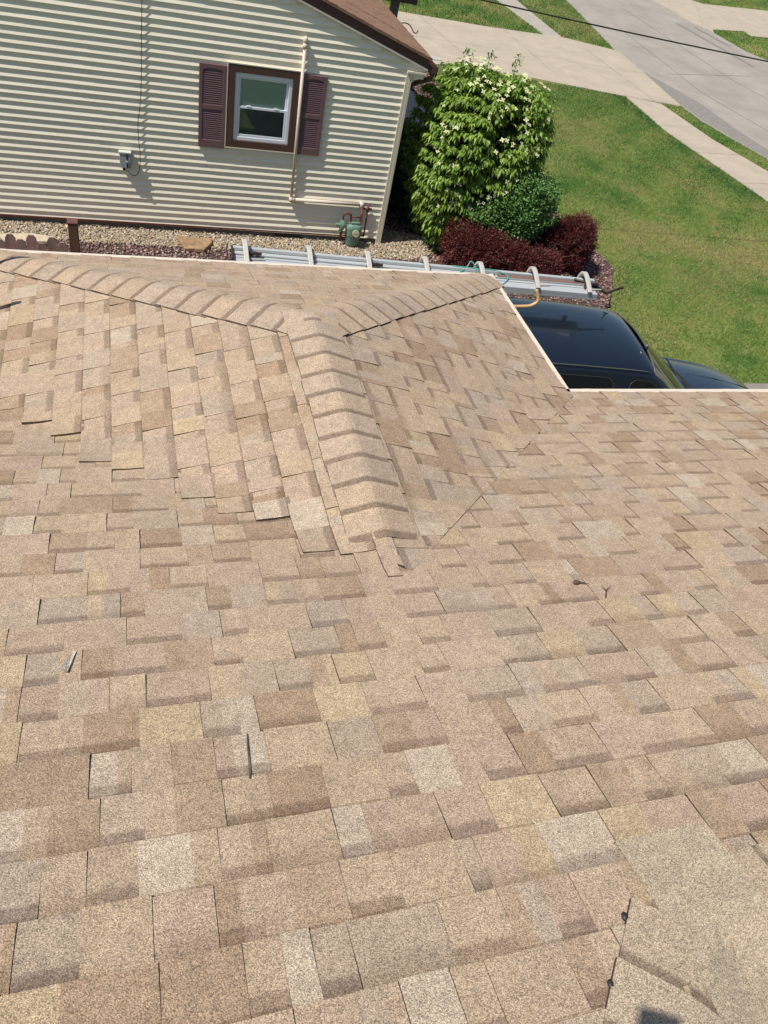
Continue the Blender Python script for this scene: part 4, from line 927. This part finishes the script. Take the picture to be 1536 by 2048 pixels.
def branches(parent, base, ends, m_, r0=.035):
    mb = MB()
    for e in ends:
        b_ = Vector(base)+Vector((rng.normal(0, .05), rng.normal(0, .05), 0)); e = Vector(e); mid = b_.lerp(e, .5)+Vector((rng.normal(0, .09), rng.normal(0, .09), .12))
        P = spline([b_, mid, e], 5); mb.tube(P, [r0*(1-.8*i/(len(P)-1)) for i in range(len(P))], 7)
        for k in range(4):
            q = P[3+2*k] if 3+2*k < len(P) else P[-1]; t = q+Vector((rng.normal(0, .28), rng.normal(0, .28), rng.uniform(.05, .3))); mb.tube([q, q.lerp(t, .5)+Vector((0, 0, .04)), t], [r0*.32, r0*.2, r0*.08], 5)
    return mb.build('trunk', m_, parent, smooth=True)
# dogwood: horizontal tiers of drooping leaves
dc = np.array((5.30, 11.60, 1.36)); drad = np.array((.96, .78, 1.26))
dog = empty('flowering_tree', (5.36, 11.65, 0), 'round light green flowering tree dotted with creamy star blossoms at the house corner', 'tree')
P, d, rr = crown_pts(dc, drad, 8600, 5, lo=.62, expo=3.2, amp=.11)
z = P[:, 2]; tier = .21; wv_ = .10*np.sin(P[:, 0]*3.1+P[:, 1]*2)+.06*np.sin(P[:, 0]*7.3); zz = np.round((z+wv_)/tier)*tier-wv_; P[:, 2] = zz*.5+z*.5+rng.normal(0, .02, len(P))
g_ = lump(P, 11, 3.1); keep = (g_ > -.98+.22*(rr > .85))&(P[:, 2] > .06)
# shaded hollow low on the front right of the crown
keep &= ~((np.linalg.norm((P-np.array((5.30, 10.95, 1.10)))/np.array((.24, .35, .18)), axis=1) < 1))
P = P[keep]; d = d[keep]; n = len(P)
m7 = 7; PP = np.repeat(P, m7, 0); dd = np.repeat(d, m7, 0); a = rng.uniform(0, 2*math.pi, len(PP)); off = np.stack([np.cos(a), np.sin(a), -.25+0*a], 1)
PP = PP+off*rng.uniform(.0, .05, (len(PP), 1)); DD = off*.62+dd*.45+np.array([0, 0, -.50])
t = rng.random((len(PP), 1)); cl = np.repeat(rng.random((n, 1)), m7, 0)
col = np.array([(.140,.250,.034)])*(1-t)+np.array([(.300,.430,.080)])*t; col = col*(.78+.44*cl)
leaves('crown', PP, DD, .080, .037, col, M['leaf'], dog, fold=.18, droop=.30, rnd=.22)
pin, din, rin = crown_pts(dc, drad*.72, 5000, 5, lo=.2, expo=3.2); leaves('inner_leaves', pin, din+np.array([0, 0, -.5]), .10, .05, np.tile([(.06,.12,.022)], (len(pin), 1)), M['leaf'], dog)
sp_ = []
for az in np.linspace(0, 2*math.pi, 9)[:-1]: sp_.append((dc[0]+.65*math.cos(az), dc[1]+.45*math.sin(az), 1.0+rng.uniform(0, .8)))
branches(dog, (5.36, 11.65, 0), sp_+[(5.36, 11.62, 2.3), (5.2, 11.6, 2.3)], M['bark'])
# leading shoots above the crown
for x, y in ((5.20, 11.8), (5.7, 11.9), (4.85, 11.8)): mb = MB(); mb.tube([(x, y, 2.35), (x+.01, y, 2.86)], [.008, .004], 5); mb.build('leader_shoot', M['bark'], dog)
sp2 = np.concatenate([np.stack([np.full(26, x)+rng.normal(0, .035, 26), np.full(26, y)+rng.normal(0, .035, 26), rng.uniform(2.6, 2.88, 26)], 1) for x, y in ((5.20, 11.8), (5.7, 11.9), (4.85, 11.8))])
leaves('shoot_leaves', sp2, rng.normal(0, .6, (78, 3))+np.array([0, 0, -.1]), .075, .035, np.tile([(.14,.25,.05)], (78, 1)), M['leaf'], dog)
# blossoms: four pointed bracts
P, d, rr = crown_pts(dc, drad*1.02, 3000, 5, lo=.97, expo=3.2, amp=.11)
front = (d[:, 1] < .45)|(d[:, 2] > .35); g_ = lump(P, 23, 3.6)+.25*d[:, 2]; k = front & (.45*g_+rng.random(len(g_)) > .78) & (P[:, 2] > .5); P = P[k][:290]; n = len(P)
P[:, 2] += .04
nn = np.array([0, 0, .75])+.75*(P-dc)/drad+rng.normal(0, .28, (n, 3))+np.array([0, -.25, 0]); nn /= np.linalg.norm(nn, axis=1)[:, None]
s1 = np.cross(nn, rng.normal(0, 1, (n, 3))); s1 /= np.linalg.norm(s1, axis=1)[:, None]; s2_ = np.cross(nn, s1); Vs = []; Fs = []; R0 = .040*rng.uniform(.75, 1.2, (n, 1))
for q, (ax, ay) in enumerate(((s1, s2_), (s2_, -s1), (-s1, -s2_), (-s2_, s1))):
    b0 = P+nn*.006*q*0; Vq = np.stack([b0, b0+ax*R0*.5+ay*R0*.34+nn*R0*.1, b0+ax*R0*1.05+nn*R0*.02, b0+ax*R0*.5-ay*R0*.34+nn*R0*.1], 1); Vs.append(Vq)
V = np.stack(Vs, 1).reshape(-1, 3); F = np.arange(len(V)).reshape(-1, 4)
npmesh('blossoms', V, F, M['petal'], np.repeat(np.array([(.72,.72,.43)])*rng.uniform(.85, 1.08, (n, 1)), 16, 0), dog)['kind'] = 'stuff'
# shrub in front
sh = empty('leafy_shrub', (5.95, 11.0, 0), 'dark green round leaved shrub growing below the flowering tree on its right', 'shrub')
P, d, rr = crown_pts((5.93, 10.98, .84), (.70, .44, .58), 6400, 9, lo=.45, expo=2.3, amp=.36); P = P[P[:, 2] > .03]; d = d[:len(P)]
PP = np.repeat(P, 4, 0)+rng.normal(0, .03, (len(P)*4, 3)); t = rng.random((len(PP), 1)); col = np.array([(.080,.185,.050)])*(1-t)+np.array([(.20,.36,.11)])*t
leaves('foliage', PP, rng.normal(0, .8, (len(PP), 3))+np.array([0, -.1, .1]), .044, .034, col, M['leaf'], sh, droop=.05, rnd=.3)
branches(sh, (5.95, 11.0, 0), [(5.95+.5*math.cos(a), 11.0+.3*math.sin(a), 1.0) for a in (0, 1.2, 2.4, 3.6, 4.8)], M['bark'], .018)
P, d, rr = crown_pts((4.95, 11.30, .22), (.30, .20, .25), 260, 19, lo=.4); P = P[P[:, 2] > .03]
lo_ = empty('leafy_shrub', (4.95, 11.3, 0), 'small light green leafy sprout at the left foot of the flowering tree', 'shrub')
leaves('foliage', P, rng.normal(0, .7, (len(P), 3)), .075, .06, np.tile([(.10,.21,.06)], (len(P), 1))*rng.uniform(.7, 1.2, (len(P), 1)), M['leaf'], lo_, droop=.1)
branches(lo_, (4.95, 11.3, 0), [(4.9, 11.3, .4), (5.1, 11.35, .42)], M['bark'], .01)
P, d, rr = crown_pts((4.66, 13.2, .62), (.48, 1.35, .66), 2600, 43, lo=.45, amp=.3); P = P[P[:, 2] > .03]
hs_ = empty('leafy_shrub', (4.6, 13.4, 0), 'dark leafy shrub in deep shade between the house wall and the flowering tree', 'shrub')
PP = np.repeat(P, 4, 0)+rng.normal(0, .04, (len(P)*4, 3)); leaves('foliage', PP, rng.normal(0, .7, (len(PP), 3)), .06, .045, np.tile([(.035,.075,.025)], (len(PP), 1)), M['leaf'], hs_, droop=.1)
branches(hs_, (4.6, 13.4, 0), [(4.6, 12.6, .8), (4.7, 13.4, .9), (4.6, 14.2, .8)], M['bark'], .015)
# barberries
def barberry(c, rad, n, label, seed):
    e = empty('barberry_bush', (c[0], c[1], 0), label, 'bush', 'dark red barberry bushes')
    P, d, rr = crown_pts((c[0], c[1], c[2]), rad, n, seed, lo=.55, expo=2.5, amp=.24); k = P[:, 2] > .02; P = P[k]; d = d[k]; rr = rr[k]
    PP = np.repeat(P, 6, 0)+np.repeat(d, 6, 0)*rng.uniform(-.05, .05, (len(P)*6, 1))+rng.normal(0, .010, (len(P)*6, 3)); t = rng.random((len(PP), 1))**1.3
    col = np.array([(.060,.013,.016)])*(1-t)+np.array([(.22,.055,.048)])*t
    leaves('foliage', PP, np.repeat(d, 6, 0)*.8+rng.normal(0, .5, (len(PP), 3)), .030, .015, col, M['redleaf'], e, droop=0, rnd=.2)
    P2, d2, _ = crown_pts(c, np.array(rad)*.8, 3000, seed, lo=.1); leaves('inner_leaves', P2[P2[:, 2] > .02], d2[P2[:, 2] > .02], .045, .025, np.tile([(.05,.012,.014)], (int((P2[:, 2] > .02).sum()), 1)), M['redleaf'], e)
    branches(e, (c[0], c[1], 0), [(c[0]+rad[0]*.6*math.cos(a), c[1]+rad[1]*.6*math.sin(a), c[2]+rad[2]*.4) for a in np.linspace(0, 6.28, 8)[:-1]], M['bark'], .012)
barberry((5.28, 10.66, .36), (.54, .46, .40), 5600, 'large rounded dark red barberry bush nearest the gravel strip, below the tree', 31)
barberry((5.86, 10.42, .28), (.38, .36, .32), 3400, 'dark red barberry bush between the large left bush and the one by the lawn', 32)
barberry((6.38, 10.28, .26), (.32, .30, .30), 2600, 'smallest low dark red barberry bush directly behind the brake', 33)
barberry((7.12, 10.92, .44), (.40, .40, .44), 4600, 'ball shaped dark red barberry bush at the edge of the lawn', 34)
barberry((6.62, 10.92, .34), (.34, .34, .38), 2600, 'dark red barberry bush in shade between the round leaved shrub and the ball shaped one', 35)

# ================================================================== ladder at the left eave and the phone, known from their shadows
def ladder():
    la = empty('extension_ladder', (-2.1, 4.44, 0), 'ladder leaning on the left eave, only its rail shadows seen on the roof', 'ladder')
    tips = [(-.79, 4.74), (-.80, 4.20)]; L0 = []
    for (xt, y) in tips:
        mb = MB(); a = Vector((-2.10, y, 0)); b_ = Vector((xt, y, 3.31)); t_ = (b_-a).normalized(); n_ = Vector((t_.z, 0, -t_.x))
        q = Matrix((n_, Vector((0, 1, 0)), t_)).transposed().to_4x4(); q.translation = a
        mb.box((-.04, -.013, 0), (.04, .013, (b_-a).length), q); mb.build('rail', M['alu'], la, bevel=.004); L0.append((a, b_))
    for k in range(1, 11):
        f = k*.305/3.56; p = L0[0][0].lerp(L0[0][1], f); q = L0[1][0].lerp(L0[1][1], f); mb = MB(); mb.tube([p, q], .016, 8); mb.build('rung', M['alu'], la)
ladder()
ps = Vector((.86, .145, 4.0)); pc = ps-SUN*(1.42/-SUN.z)*1.0
mb = MB(); q = Matrix.Translation((-.16, -.190, 5.76)) @ Matrix.Rotation(R(-25), 4, 'Z') @ Matrix.Rotation(R(-46), 4, 'X')
mb.box((-.04, -.004, -.10), (.04, .004, .06), q); ph_ = mb.build('smartphone', M['phone'], bevel=.003); tag(ph_, 'phone held above the roof, seen only as its shadow at the bottom edge', 'phone')
